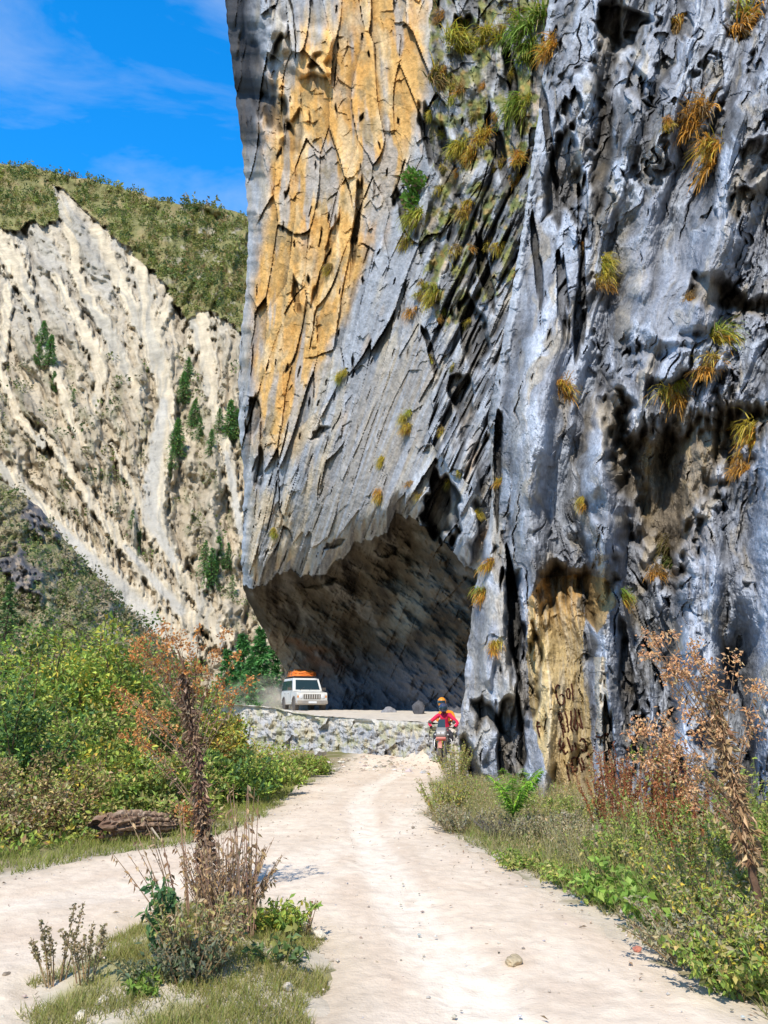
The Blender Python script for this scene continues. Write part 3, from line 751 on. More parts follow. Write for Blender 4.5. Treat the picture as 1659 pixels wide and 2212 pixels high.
    return PX, PY, P[1:], forest, chute
MPX, MPY, MP, MFOREST, MCHUTE = build_mountain()

# nearer spur with dark outcrops, dropping from the left
def build_spur():
    pxv = np.r_[np.linspace(-420, -30, 60), np.arange(-26, 420, 2.5)]
    top = lambda x: np.interp(x, [-420, -200, 0, 40, 90, 140, 200, 260, 320, 420], [760, 900, 1038, 1062, 1100, 1165, 1235, 1300, 1365, 1470])
    PX, T = np.meshgrid(pxv, np.linspace(0, 1, 170))
    tp = top(PX) + 6 * fbm(PX / 30, PX * 0, 0, 4, 741)
    PY = tp + (1560 - tp) * T
    Y = 150 - 62 * T + .02 * (420 - PX)
    out = blob(PX, PY, 90, 1115, 60, 45, 30, .4, .5, .5, 742) + blob(PX, PY, 45, 1235, 60, 52, 10, .4, .5, .5, 743)
    D = 5 * fbm(PX / 60, PY / 60, 0, 4, 744) + 1.2 * fbm(PX / 10, PY / 12, 0, 3, 745) - 3.5 * out + out * 2.2 * fbm(PX / 14, PY / 20, 0, 3, 746)
    D *= ss(0, .05, T)
    P = at(PX, PY, Y + D)
    col = np.empty(PX.shape + (3,)); col[:] = (.30, .26, .16)
    col = mixc(col, (.17, .20, .06), ss(-.05, .35, fbm(PX / 34, PY / 30, 0, 4, 747)) * .85)
    col = mixc(col, (.42, .35, .24), ss(.1, .4, fbm(PX / 26, PY / 20, 0, 4, 748)) * .8)
    rc = np.empty_like(col); rc[:] = (.13, .125, .13); rc = mixc(rc, (.36, .29, .22), ss(.1, .45, fbm(PX / 16, PY / 10, 0, 4, 749)))
    om = np.clip(out * 1.6, 0, 1)[..., None]; col = col * (1 - om) + rc * om
    col = mixc(col, (.50, .42, .33), blob(PX, PY, 250, 1345, 70, 40, 30, .5, .8, .8, 750) * .9)
    back = P[0:1] + np.array([0, 40, -50.0]); P = np.concatenate([back, P]); col = np.concatenate([col[0:1], col])
    o = mesh_np('hill', P, grid_faces(*P.shape[:2]), M_HILL, col, True)
    props(o, 'dark scrubby hill spur with rock outcrops below the scree slope', 'hill', None, 'structure')
    return PX, PY, P[1:], out
SPX, SPY, SP, SOUT = build_spur()

# ------------------------------------------------------------------ ground and road
def px_poly(pts, z=0.0): return [tuple(gnd(x, y, z)[:2]) for x, y in pts]
ROAD_POLY = px_poly([(1900, 2420), (1659, 2205), (1500, 2108), (1400, 2040), (1330, 1992), (1200, 1920), (1130, 1885), (1050, 1842), (965, 1800), (935, 1770), (925, 1740), (930, 1705), (940, 1668), (1000, 1632), (1000, 1612), (905, 1608),
                     (780, 1625), (740, 1650), (700, 1668), (640, 1690), (610, 1740), (575, 1768), (480, 1802), (400, 1828), (300, 1842), (200, 1858), (60, 1888), (-200, 1935), (-600, 1990)]) + [(-12, 4.8), (-12, -6), (12, -6)]
ISLE_POLY = px_poly([(40, 2230), (70, 2130), (150, 2090), (300, 1992), (380, 1965), (450, 1955), (560, 1968), (640, 1985), (690, 2010), (718, 2085), (690, 2150), (670, 2240), (640, 2400), (100, 2400)])
def edge_dist(x, y, poly):
    pl = [(p[0], p[1], 1.0) for p in poly] + [(poly[0][0], poly[0][1], 1.0)]
    d, _ = seg_dist(x, y, pl)
    return np.where(inpoly(x, y, poly), d, -d)       # + inside

def zg(x, y):
    x = np.asarray(x, float); y = np.asarray(y, float)
    z = .03 * fbm(x / 2.2, y / 2.2, 0, 3, 801)
    z = z - .2 * ss(12, 23, y) + 1.3 * ss(24.8, 28.6, y) * ss(.5, 1.9, x) + .16 * ss(24, 30, y) * ss(-6, 0, x)
    # bank on the right rises to the cliff foot
    d = (x - 2.0) * .73 + (y - 15.6) * .68
    z = z + .16 * ss(-2.2, .3, d) * ss(20, 15, y)
    # valley falls away on the left and behind
    z = z - 26 * ss(4, 40, -x - 8 + .12 * np.maximum(y - 10, 0)) - 30 * ss(62, 190, y)
    isl = np.clip(edge_dist(x, y, ISLE_POLY), 0, .4) / .4
    return z + .07 * ss(0, 1, isl)

def build_ground():
    xs = np.r_[-2500, -900, -400, -200, np.linspace(-120, -16, 60), np.arange(-15.5, 9, .1), np.linspace(9.5, 60, 50), 200, 400, 900, 2500]
    ys = np.r_[-900, -200, -60, np.linspace(-30, 2, 20), np.arange(2.2, 12, .06), np.arange(12, 34, .14), np.linspace(34.5, 200, 110), 300, 500, 900, 2500]
    X, Y = np.meshgrid(xs, ys)
    Z = zg(X, Y)
    Z = Z + .012 * fbm(X * 3, Y * 3, 0, 3, 802)
    road = edge_dist(X, Y, ROAD_POLY); isle = edge_dist(X, Y, ISLE_POLY)
    Z = Z - .10 * ss(.25, .5, road) * ss(-.25, -.5, isle)
    col = np.empty(X.shape + (3,)); col[:] = (.33, .27, .17)
    col = mixc(col, (.17, .17, .06), ss(-.1, .3, fbm(X * .8, Y * .8, 0, 4, 803)) * .8)
    col = mixc(col, (.60, .51, .40), ss(-.7, .0, np.minimum(road, -np.minimum(isle, 0) + 9)) * ss(-.4, .2, fbm(X * 2, Y * 2, 0, 3, 804) + .3))
    ii = ss(-.15, .25, isle)
    ic = np.empty_like(col); ic[:] = (.60, .52, .40); ic = mixc(ic, (.33, .30, .12), ss(-.1, .35, fbm(X * 1.6, Y * 1.6, 0, 4, 805)) * .85)
    col = col * (1 - ii[..., None]) + ic * ii[..., None]
    o = mesh_np('ground', np.stack([X, Y, Z], -1), grid_faces(*X.shape), M_GROUND, col, True)
    props(o, 'pale stony ground with dry grass patches beside the dirt road', 'ground', None, 'structure')

def build_road():
    xs = np.r_[np.arange(-12, -4, .07), np.arange(-4, 4, .035), np.arange(4, 9, .07)]; ys = np.r_[np.arange(-6, 2, .5), np.arange(2, 9, .03), np.arange(9, 12, .05), np.arange(12, 30, .1)]
    X, Y = np.meshgrid(xs, ys)
    wob = .16 * fbm(X * 1.3, Y * 1.3, 0, 3, 811)
    d = edge_dist(X, Y, ROAD_POLY) + wob; di = edge_dist(X, Y, ISLE_POLY) - .5 * wob
    keep = (d > -.08) & (di < .05)
    Z = zg(X, Y) + .006 + .01 * fbm(X * 1.1, Y * 1.1, 0, 3, 812) + .006 * fbm(X * 5, Y * 5, 0, 2, 813) + .012
    # wheel tracks: shallow ruts that follow the bend
    track = [(2.6, -3, .32), (2.3, 3.5, .3), (1.7, 7, .28), (1.3, 10.5, .25), (1.1, 14, .25), (1.35, 18.5, .25), (2.1, 24, .25)]
    t1, _ = seg_dist(X, Y, track); t2, _ = seg_dist(X + 1.55, Y, track)
    rut = np.maximum(ss(1.3, .4, t1), ss(1.3, .4, t2))
    t3, _ = seg_dist(X, Y, [(-6, 5.6, .3), (-3, 7.0, .3), (-1, 8.6, .3), (.2, 11, .3), (.7, 14, .3)]); rut = np.maximum(rut, ss(1.4, .5, t3) * .6)
    Z = Z + .007 * fbm(X * 9, Y * 7, 0, 3, 823) * (1 - .6 * rut) - .035 * rut * (.6 + .4 * fbm(X * 2, Y * 2, 0, 2, 815)) - .02 * ss(.15, -.08, np.minimum(d, -di))
    col = np.empty(X.shape + (3,)); col[:] = (.73, .60, .465)
    col = mixc(col, (.78, .655, .52), ss(-.2, .4, fbm(X * .7, Y * .5, 0, 4, 816)) * .8)
    col = mixc(col, (.64, .50, .375), ss(.05, .5, fbm(X * 1.7, Y * 1.1, 0, 4, 817)) * .55)
    col = mixc(col, (.84, .73, .60), rut * .8)
    col = mixc(col, (.60, .46, .34), (np.maximum(ss(2.3, 1.5, t1), ss(2.3, 1.5, t2)) - rut).clip(0, 1) * .35 * ss(-.3, .4, fbm(X * 2.4, Y * .8, 0, 3, 824)))
    col = mixc(col, (.62, .50, .38), ss(.0, .6, fbm(X * 7, Y * 5, 0, 4, 818)) * .5)
    col = mixc(col, (.52, .43, .31), ss(.45, 0, np.minimum(d, -di)) * .5)
    col *= (1 + .07 * fbm(X * 14, Y * 9, 0, 3, 821) + .06 * fbm(X * 1.2 + 3, Y * .35, 0, 3, 822))[..., None]
    f = grid_faces(*X.shape)
    kf = keep.ravel()[f].all(1); f = f[kf]
    used = np.unique(f); m = np.full(X.size, -1); m[used] = np.arange(len(used))
    P = np.stack([X, Y, Z], -1).reshape(-1, 3)[used]
    o = mesh_np('road', P, m[f], M_GROUND, col.reshape(-1, 3)[used], True)
    props(o, 'pale dusty dirt road forking around the grass island and bending under the cliff', 'road', None, 'structure')
build_ground(); build_road()

# upper road on its rock ledge
LEDX = np.array([420, 480, 525, 560, 600, 650, 700, 800, 870, 930, 1010], float)
LEDTOP = np.array([1519, 1521, 1523, 1525, 1529, 1541, 1547, 1554, 1558, 1562, 1572], float)
LEDY = np.array([43, 40, 37.5, 36.6, 35.8, 34.6, 33.2, 30.2, 28.2, 26.6, 24.6], float)
LEDBOT = np.array([1600, 1604, 1608, 1612, 1618, 1622, 1624, 1618, 1604, 1584, 1582], float)
def build_ledge():
    pxv = np.arange(420, 1012, 2.0)
    PX, T = np.meshgrid(pxv, np.linspace(0, 1, 44))
    tp = np.interp(PX, LEDX, LEDTOP) + 3.2 * fbm(PX / 22, PX * 0, 0, 4, 831); bt = np.interp(PX, LEDX, LEDBOT) + 24 + 70 * ss(800, 900, PX)
    PY = tp + (bt - tp) * T
    Y = np.interp(PX, LEDX, LEDY) - .9 * T
    f1, f2, cid, ox, oy = worley(PX / 26 + .3 * vn(PX / 20, PY / 20, 0, 833), PY / 60 + .2, 832)
    D = (cid - .5) * .5 + ox * (cid * 5 % 1 - .5) * .55 + .25 * fbm(PX / 20, PY / 14, 0, 4, 838) + .18 * fbm(PX / 10, PY / 30, 0, 3, 834)
    D *= ss(0, .12, T)
    P = at(PX, PY, Y + D)
    rows = [P]
    # turn the top edge back into the road bed
    top = P[0:1].copy(); b = top.copy(); b[..., 1] += 2.2; b[..., 2] -= .05; rows = [b, P]
    P = np.concatenate(rows)
    col = np.empty(PX.shape + (3,)); col[:] = (.44, .43, .42)
    col = mixc(col, (.34, .345, .36), ss(0, .4, fbm(PX / 14, PY / 60, 0, 4, 835)) * .7)
    col = mixc(col, (.50, .44, .30), ss(.05, .4, fbm(PX / 20, PY / 40, 0, 4, 836)) * .8)
    col = mixc(col, (.58, .54, .47), ss(.3, .0, T))
    col = mixc(col, (.34, .33, .18), ss(.12, .35, fbm(PX / 22, PY / 26, 0, 3, 837)) * .7)
    col = np.concatenate([col[0:1], col])
    o = mesh_np('rock_ledge', P, grid_faces(*P.shape[:2]), M_STONE, col, False)
    props(o, 'low grey rock ledge carrying the upper road under the overhang', 'rock ledge', None, 'structure')
    # road bed
    PX2, T2 = np.meshgrid(np.arange(380, 1030, 3.0), np.r_[np.linspace(0, 1, 60)])
    tp = np.interp(PX2, LEDX, LEDTOP) - .5; Y0 = np.interp(PX2, LEDX, LEDY) + .05
    Yb = np.maximum(backY(PX2) + 3, np.interp(PX2, [380, 560, 640], [78, 72, 56]))
    X0 = at(PX2, tp, Y0)
    Yn = Y0 + (Yb - Y0) * T2
    Zn = X0[..., 2] + (1.5 - X0[..., 2]) * ss(0, .5, T2) + .03 * fbm(PX2 / 20, Yn, 0, 3, 841) + .25 * ss(56, 74, Yn) * ss(640, 540, PX2)
    Xn = (PX2 - CX) / F * Yn * 1.033
    col = np.empty(PX2.shape + (3,)); col[:] = (.64, .57, .48); col = mixc(col, (.56, .51, .45), ss(0, .4, fbm(Xn, Yn, 0, 3, 842)) * .7)
    o = mesh_np('road', np.stack([Xn, Yn, Zn], -1), grid_faces(*PX2.shape), M_GROUND, col, True)
    props(o, 'upper stretch of dusty road running along the ledge beneath the overhang', 'road', None, 'structure')
build_ledge()
# ------------------------------------------------------------------ plants
def pick(pal, n, jit=.18):
    pal = np.array(pal, float)
    c = pal[rng.integers(0, len(pal), n)]
    return c * rng.uniform(1 - jit, 1 + jit, (n, 1)) * rng.uniform(.93, 1.07, (n, 3))
def brighter(pal, k, r=1.0): return [(a * k * r, b * k, c * k) for a, b, c in pal]

def unit(n):
    v = rng.normal(size=(n, 3)); return v / np.linalg.norm(v, axis=1, keepdims=True)

GREEN = [(.075, .135, .025), (.10, .165, .03), (.055, .10, .02), (.135, .19, .035)]
DEEP = [(.035, .075, .022), (.05, .10, .03), (.025, .055, .02)]
YELLOW = [(.26, .23, .035), (.20, .21, .04), (.33, .24, .04), (.14, .17, .035)]
OLIVE = [(.17, .17, .05), (.12, .13, .04), (.22, .19, .07), (.10, .13, .035)]
BROWN = [(.22, .14, .07), (.30, .20, .10), (.15, .09, .05), (.34, .25, .14)]
RUST = [(.38, .15, .05), (.28, .10, .04), (.42, .20, .08), (.22, .08, .04)]
STRAW = [(.50, .42, .24), (.42, .36, .20), (.32, .30, .14), (.56, .48, .30)]
GREEN = brighter(GREEN, 2.9, 1.2); DEEP = brighter(DEEP, 2.8, 1.1); YELLOW = brighter(YELLOW, 2.2); OLIVE = brighter(OLIVE, 2.5, 1.05); BROWN = brighter(BROWN, 1.75); RUST = brighter(RUST, 1.15)

def zat(x, y): return float(zg(np.array([x]), np.array([y]))[0])

def shrub(name, label, x, y, h, r, pal, leaf=.07, n=2600, cat='shrub', group=None, nb=16, gap=.32, stemcol=(.14, .095, .055), z=None, parent_bits=True, up=.35, flat=1.0):
    z0 = zat(x, y) if z is None else z
    o = empty(name, (x, y, z0), label, cat, group)
    st, lf = Acc(), Acc()
    tips = []
    for i in range(nb):
        a = rng.uniform(0, 2 * np.pi); rr = r * math.sqrt(rng.uniform(.05, 1)); hh = h * rng.uniform(.35, 1.0) * (1 - .35 * (rr / r) ** 2)
        e = np.array([rr * math.cos(a), rr * math.sin(a) * flat, hh])
        m = e * .5 + rng.normal(0, .07 * h, 3) + np.array([0, 0, .1 * h])
        b0 = np.array([rng.normal(0, .08 * r), rng.normal(0, .08 * r), 0])
        ts = np.linspace(0, 1, 6)[:, None]
        path = (1 - ts) ** 2 * b0 + 2 * ts * (1 - ts) * m + ts ** 2 * e
        st.tube(path, np.linspace(.012 + .006 * h, .004, 6), 4, stemcol, cap=False)
        for q in range(5):
            t = rng.uniform(.3, 1.0); c = (1 - t) ** 2 * b0 + 2 * t * (1 - t) * m + t * t * e
            d = unit(1)[0] * np.array([1, flat, .7]); ln = gap * h * rng.uniform(.25, .7)
            s = np.linspace(0, 1, 4)[:, None]
            st.tube(c + d * ln * s + np.array([0, 0, -.1]) * ln * s * s, np.linspace(.006, .002, 4), 3, stemcol, cap=False)
            tips.append((c + d * ln * .6, ln * .55 + .05))
    k = len(tips); per = max(8, n // k)
    pal_shift = rng.uniform(.6, 1.35, k)
    P, Cc, Nn, Dd = [], [], [], []
    for (c, s), sh in zip(tips, pal_shift):
        q = unit(per) * (rng.random((per, 1)) ** .5) * s * np.array([1.15, 1.0, .8]) + c
        q[:, 2] = np.maximum(q[:, 2], .03)
        P.append(q); Cc.append(pick(pal, per) * sh)
        d = (q - c) / (s + 1e-6) + unit(per) * .9 + np.array([0, 0, up - .3]); Dd.append(d)
        Nn.append(unit(per) * .7 + np.array([0, 0, 1.0]))
    P = np.concatenate(P); L = leaf * rng.uniform(.6, 1.35, len(P))
    lf.leaves(P, np.concatenate(Dd), np.concatenate(Nn), L, L * .55, np.concatenate(Cc))
    st.build('stems', M_BARK, o); lf.build('leaves', M_LEAF, o)
    return o

def conifer(label, x, y, z, h, r, n=2600, pal=DEEP, group=None, name='conifer_tree'):
    o = empty(name, (x, y, z), label, 'tree', group)
    tr, lf = Acc(), Acc()
    tr.tube([(0, 0, 0), (0, 0, h * .5), (.01 * h, 0, h)], [.022 * h, .014 * h, .003 * h], 6, (.11, .08, .055))
    lev = max(8, int(h / .38))
    P, D, Nn, Cc = [], [], [], []
    per = max(6, n // (lev * 7))
    for i in range(lev):
        t = i / (lev - 1); zz = h * (.06 + .93 * t); rl = r * (1 - t) ** .8 * rng.uniform(.8, 1.1) + .03 * h * .3
        nbr = 7
        for k in range(nbr):
            a = rng.uniform(0, 2 * np.pi); ca, sa = math.cos(a), math.sin(a); ll = rl * rng.uniform(.6, 1.1)
            tip = np.array([ca * ll, sa * ll, zz - .28 * ll + .06 * h * rng.uniform(-.3, .3)])
            base = np.array([0, 0, zz])
            if h > 3: tr.tube([base, (base + tip) / 2 + [0, 0, .02 * h], tip], [.005 * h, .003 * h, .001 * h], 3, (.11, .08, .055), cap=False)
            s = rng.random((per, 1)) ** .7
            q = base + (tip - base) * s + rng.normal(0, .05 * rl + .01 * h, (per, 3)) * (1.2 - s)
            sh = rng.uniform(.7, 1.3)
            P.append(q); D.append(np.array([ca, sa, -.35]) + rng.normal(0, .45, (per, 3))); Nn.append(np.array([0, 0, 1.0]) + rng.normal(0, .4, (per, 3))); Cc.append(pick(pal, per) * sh)
    P = np.concatenate(P); L = np.full(len(P), .055 * h + .05) * rng.uniform(.6, 1.3, len(P))
    lf.leaves(P, np.concatenate(D), np.concatenate(Nn), L, L * .35, np.concatenate(Cc), .1)
    tr.build('trunk', M_BARK, o); lf.build('crown', M_LEAF, o)
    return o

# ---- shrubs along the left edge of the road: (px, distance, height, radius, palette, leaves, leaf size, name, label)
G1 = None
for px, Y, h, r, pal, n, lf_, name, lab in [
    (20, 17.0, 3.6, 1.7, DEEP + GREEN, 4200, .10, 'shrub', 'tall dark green shrub filling the left edge of the picture'),
    (45, 12.6, 2.0, 1.2, DEEP + DEEP + GREEN, 4200, .085, 'shrub', 'dense blue green bush in shade at the far left above the brown brush'),
    (110, 19.0, 4.5, 1.6, YELLOW + GREEN + GREEN, 4600, .11, 'shrub', 'tall yellow green shrub just below the hill spur'),
    (200, 17.5, 4.0, 1.2, GREEN + GREEN + YELLOW, 4600, .11, 'shrub', 'tall bright green shrub left of the dead flower stalk'),
    (165, 14.6, 2.5, 1.4, GREEN + OLIVE, 4200, .09, 'shrub', 'broad mid green shrub in the middle of the left thicket'),
    (285, 21.5, 4.7, 1.2, GREEN + DEEP, 3800, .11, 'shrub', 'leafy green shrub rising highest beside the scree foot'),
    (330, 16.0, 2.5, 1.2, OLIVE + DEEP, 3600, .08, 'shrub', 'grey olive shrub directly behind the dead flower stalk'),
    (385, 20.0, 3.6, 1.1, OLIVE + GREEN, 3600, .09, 'shrub', 'olive green shrub behind the dry orange flower heads'),
    (440, 21.5, 2.3, 1.1, YELLOW + OLIVE + RUST[:1], 3800, .09, 'shrub', 'yellow and rust tinged shrub between the dead stalk and the rock ledge'),
    (480, 24.0, 2.1, .9, YELLOW + GREEN, 3200, .10, 'shrub', 'golden shrub overlapping the left end of the rock ledge'),
    (420, 25.5, 3.2, 1.3, GREEN + DEEP, 3000, .10, 'shrub', 'dark green shrub below the conifers left of the vehicle'),
    (250, 12.4, 1.3, 1.0, YELLOW + GREEN, 3000, .075, 'bush', 'yellowing low bush behind the left end of the log'),
    (335, 11.6, 1.0, .9, GREEN + OLIVE, 3000, .07, 'bush', 'bright leafy bush directly behind the fallen log'),
    (110, 11.4, 1.15, 1.1, BROWN + OLIVE, 3600, .05, 'brush', 'brown seeding brush at the left with bare twigs'),
    (15, 10.2, 1.0, .9, BROWN + OLIVE + STRAW, 3400, .05, 'brush', 'dry brown brush at the far left edge above the grass'),
    (175, 10.7, .75, .8, BROWN + OLIVE, 2800, .045, 'brush', 'reddish brown brush touching the left end of the log'),
    (395, 13.4, 1.2, 1.0, OLIVE + GREEN + BROWN[:1], 2800, .07, 'bush', 'mixed olive bush left of the dead stalk, behind the log'),
    (490, 14.3, 1.0, .95, GREEN + DEEP, 3400, .075, 'bush', 'rounded dark green bush right of the dead stalk'),
    (560, 15.4, .8, .85, GREEN + GREEN + OLIVE, 3400, .075, 'bush', 'round green bush nearest the bend of the road'),
    (455, 17.2, 1.5, .85, OLIVE + YELLOW + RUST[:1], 3400, .08, 'bush', 'olive and yellow bush above the rounded green bush'),
    (600, 18.4, .55, .8, GREEN + OLIVE, 2800, .075, 'bush', 'low green bush in front of the rock ledge'),
    (650, 21.5, .5, .7, GREEN + OLIVE, 2000, .07, 'bush', 'small green bush at the foot of the ledge by the road'),
    (690, 22.5, .35, .45, GREEN, 1000, .06, 'bush', 'smallest green bush by the pale gravel at the road bend'),
    (430, 11.0, .5, .55, BROWN + OLIVE + GREEN, 1500, .05, 'bush', 'small brownish bush by the right end of the log'),
    (60, 24.0, 4.6, 2.0, YELLOW + DEEP, 3600, .12, 'shrub', 'yellow leaved shrub under the dark outcrops at the left'),
    (170, 26.0, 4.6, 2.0, GREEN + OLIVE, 3200, .12, 'shrub', 'green shrub below the pale bare patch of the hill spur'),
    (330, 27.0, 4.2, 2.0, OLIVE + GREEN, 3200, .12, 'shrub', 'olive shrub against the foot of the long scree chute'),
]:
    p = at(px, 1600, Y)
    zz = zat(p[0], Y)
    need = 0
    shrub(name, lab, p[0], Y, h - min(0, zz) * .9, r, pal, lf_ * 1.2, n, name, 'thicket along the left side of the road', z=zz, nb=18)

# conifers left of the vehicle and on the slopes
def conifer_px(label, px, pytop, pybase, Y, rr, n, group=None, pal=DEEP):
    b = at(px, pybase, Y); t = at(px, pytop, Y)
    return conifer(label, b[0], Y, b[2], t[2] - b[2], rr * (t[2] - b[2]), n, pal, group)
CP = [(.12, .32, .09), (.16, .38, .11), (.09, .24, .08)]
for px, a, b, Y, lab in [(555, 1362, 1560, 58, 'tall blue green conifer left of the vehicle, nearest the overhang'), (518, 1372, 1560, 62, 'pointed conifer second from the overhang'),
                         (585, 1395, 1540, 66, 'smaller conifer tucked against the overhang rock'), (485, 1405, 1570, 57, 'soft green conifer behind the dry orange flower heads'), (535, 1420, 1560, 52, 'short front conifer between the two pointed ones')]:
    conifer_px(lab, px, a, b, Y, .27, 3600, 'conifers beside the upper road', CP)
conifer_px('dark conifer at the left edge below the outcrops', 8, 1262, 1400, 70, .3, 1600, None, DEEP)

def hill_at(px, py, which='M'):
    X, Yg, P = (MPX, MPY, MP) if which == 'M' else (SPX, SPY, SP)
    c = int(np.argmin(np.abs(X[0] - px))); r = int(np.argmin(np.abs(Yg[:, c] - py)))
    return P[r, c]
slope_trees = [(380, 900, 985), (372, 960, 1010), (420, 860, 925), (412, 880, 920), (497, 860, 945), (510, 880, 950), (472, 880, 935), (455, 925, 985), (440, 1165, 1240), (470, 1155, 1235), (455, 1180, 1270), (490, 1170, 1230), (446, 1230, 1280),
               (90, 690, 745), (105, 720, 790), (80, 740, 790), (115, 800, 845), (158, 838, 868), (395, 800, 870), (405, 770, 830), (430, 900, 950), (285, 1100, 1140), (300, 1140, 1180), (300, 1180, 1200), (365, 1000, 1030), (500, 1240, 1290), (395, 940, 970), (415, 1100, 1125)]
slope_words = ['tall dark tree at the right rim of the main scree gully', 'lower dark tree at the right rim of the main scree gully', 'bushy green tree above the trees on the gully rim', 'light green tree beside the bushy green one', 'tall dark tree against the cliff edge', 'second dark tree tight against the cliff edge', 'slim tree left of the pair by the cliff edge', 'narrow tree leaning over the right hand scree chute',
               'tallest tree of the clump beside the lower scree', 'middle tree of the clump beside the lower scree', 'front tree of the clump beside the lower scree', 'right tree of the clump beside the lower scree', 'lowest tree of the clump beside the lower scree',
               'upper tree on the brown rib at the left of the slope', 'biggest tree on the brown rib at the left of the slope', 'left tree on the brown rib of the slope', 'lower tree under the brown rib', 'lone dark tree at the tip of the short scree tongue', 'green tree half way up beside the main gully', 'topmost tree beside the main gully', 'tree above the narrow scree chute', 'small tree on the lower left rim of the main gully', 'second small tree on the lower left rim', 'lowest small tree on the left rim of the gully', 'small tree beside the grey centre of the gully', 'small tree just above the overhang corner', 'small tree below the rim tree', 'lone small tree right of the lower gully']
for (px, a, b), lab in zip(slope_trees, slope_words):
    p = hill_at(px, b); t = at(px, a, p[1])
    h = t[2] - p[2]
    conifer(lab, p[0], p[1] - .3, p[2] - .05 * h, h, h * rng.uniform(.24, .36), 620, CP + GREEN[:1], 'trees on the scree slope', 'slope_tree')

# forest on the upper slope: one mass
def scatter_forest():
    ac = Acc()
    m = (MFOREST > .5) & (MPX > -380) & (MPX < 700)
    idx = np.argwhere(m); 
    w_ = 1.0 / np.maximum(1, 1); sel = idx[rng.integers(0, len(idx), 8500)]
    P0 = MP[sel[:, 0], sel[:, 1]]; dens = fbm(MPX[sel[:, 0], sel[:, 1]] / 40, MPY[sel[:, 0], sel[:, 1]] / 26, 0, 3, 727 + 30)
    keep = dens > rng.uniform(-.45, .25, len(sel)); P0 = P0[keep]
    n = len(P0); s = P0[:, 1] / 420.0
    h = rng.uniform(1.6, 5.2, n) * s; h = h * np.where(rng.random(n) < .06, 2.0, 1)
    tone = pick([(.13, .19, .05), (.20, .25, .06), (.09, .15, .05), (.30, .29, .08), (.36, .28, .12), (.32, .35, .09)], n)
    k = 15
    u = unit(n * k) * (rng.random((n * k, 1)) ** .4)
    con = np.repeat(rng.random(n) < .35, k)
    hh = np.repeat(h, k); t = (u[:, 2] + 1) / 2
    rad = np.where(con, .26 * (1.15 - t), .42)
    q = np.repeat(P0, k, axis=0) + np.stack([u[:, 0] * rad * hh, u[:, 1] * rad * hh, np.where(con, t * 1.1, t * .75) * hh], 1)
    cc = np.repeat(tone, k, axis=0) * rng.uniform(.6, 1.35, (n * k, 1))
    L = hh * .26 * rng.uniform(.7, 1.3, n * k)
    ac.leaves(q, unit(n * k) + u * .8, unit(n * k) + np.array([0, 0, .8]), L, L * .75, cc)
    o = ac.build('forest', M_LEAF)
    props(o, 'scrubby green and russet forest covering the upper mountain slope', 'forest', None, 'stuff')
    # low scrub on the spur and lower slopes
    ac = Acc()
    for X, Yg, P, cnt, ok, sz in ((SPX, SPY, SP, 2300, SOUT < .35, 1.0), (MPX, MPY, MP, 800, (MFOREST < .5) & (MCHUTE < .2) & (MPY > 760) & (fbm(MPX / 30, MPY / 46, 0, 4, 724) > .08), 1.6)):
        idx = np.argwhere(ok); sel = idx[rng.integers(0, len(idx), cnt)]
        P0 = P[sel[:, 0], sel[:, 1]]; n = len(P0); h = rng.uniform(.5, 2.2, n) * sz * P0[:, 1] / 150 * (.55 if sz > 1.5 else 1)
        tone = pick([(.16, .22, .06), (.24, .26, .08), (.10, .15, .05), (.30, .25, .13), (.34, .29, .18)], n)
        k = 16; u = unit(n * k); hh = np.repeat(h, k)
        q = np.repeat(P0, k, axis=0) + u * np.array([.6, .6, .45]) * hh[:, None] + np.array([0, 0, .35]) * hh[:, None]
        L = hh * .4 * rng.uniform(.6, 1.3, n * k)
        ac.leaves(q, unit(n * k) + u, unit(n * k) + np.array([0, 0, .8]), L, L * .7, np.repeat(tone, k, axis=0) * rng.uniform(.65, 1.3, (n * k, 1)))
    o = ac.build('scrub', M_LEAF)
    props(o, 'low mixed scrub dotted over the hill spur and lower slope', 'scrub', None, 'stuff')
scatter_forest()

# ---- grass
def grass_patch(name, label, pts, hlo, hhi, colb, colt, wid=.006, bend=.7):
    ac = Acc(); n = len(pts)
    P = np.c_[pts, zg(pts[:, 0], pts[:, 1])]
    D = np.stack([rng.normal(0, .45, n), rng.normal(0, .45, n), np.ones(n)], 1)
    ct = pick(colt, n); cb = pick(colb, n)
    ac.blades(P, D, rng.uniform(hlo, hhi, n), wid * rng.uniform(.7, 1.4, n), rng.uniform(.3, 1) * bend, cb, ct, 2)
    o = ac.build(name, M_LEAF)
    props(o, label, 'grass', None, 'stuff')
def scatter(n, x0, x1, y0, y1, test):
    p = np.c_[rng.uniform(x0, x1, n), rng.uniform(y0, y1, n)]
    return p[test(p[:, 0], p[:, 1])]
GB = [(.22, .22, .06), (.28, .25, .09)]; GT = [(.34, .36, .08), (.42, .37, .11), (.26, .34, .06), (.50, .42, .18)]
isl = scatter(150000, -3.2, .2, 2.8, 7.4, lambda x, y: (edge_dist(x, y, ISLE_POLY) + .12 * vn(x * 4, y * 4, 0, 900) > .03) & (fbm(x * 1.9, y * 1.9, 0, 3, 901) + .3 * vn(x * 7, y * 7, 0, 902) + .25 > rng.uniform(-.25, .55, len(x))))
grass_patch('grass', 'short yellow green grass growing on the island between the road forks', isl, .025, .085, GB, GT, .005)
lb = scatter(120000, -9, -.6, 7.0, 20, lambda x, y: (edge_dist(x, y, ROAD_POLY) < -.02) & (edge_dist(x, y, ROAD_POLY) > -1.5 + .6 * vn(x, y, 0, 903)) & (vn(x * 3, y * 3, 0, 904) > -.25))
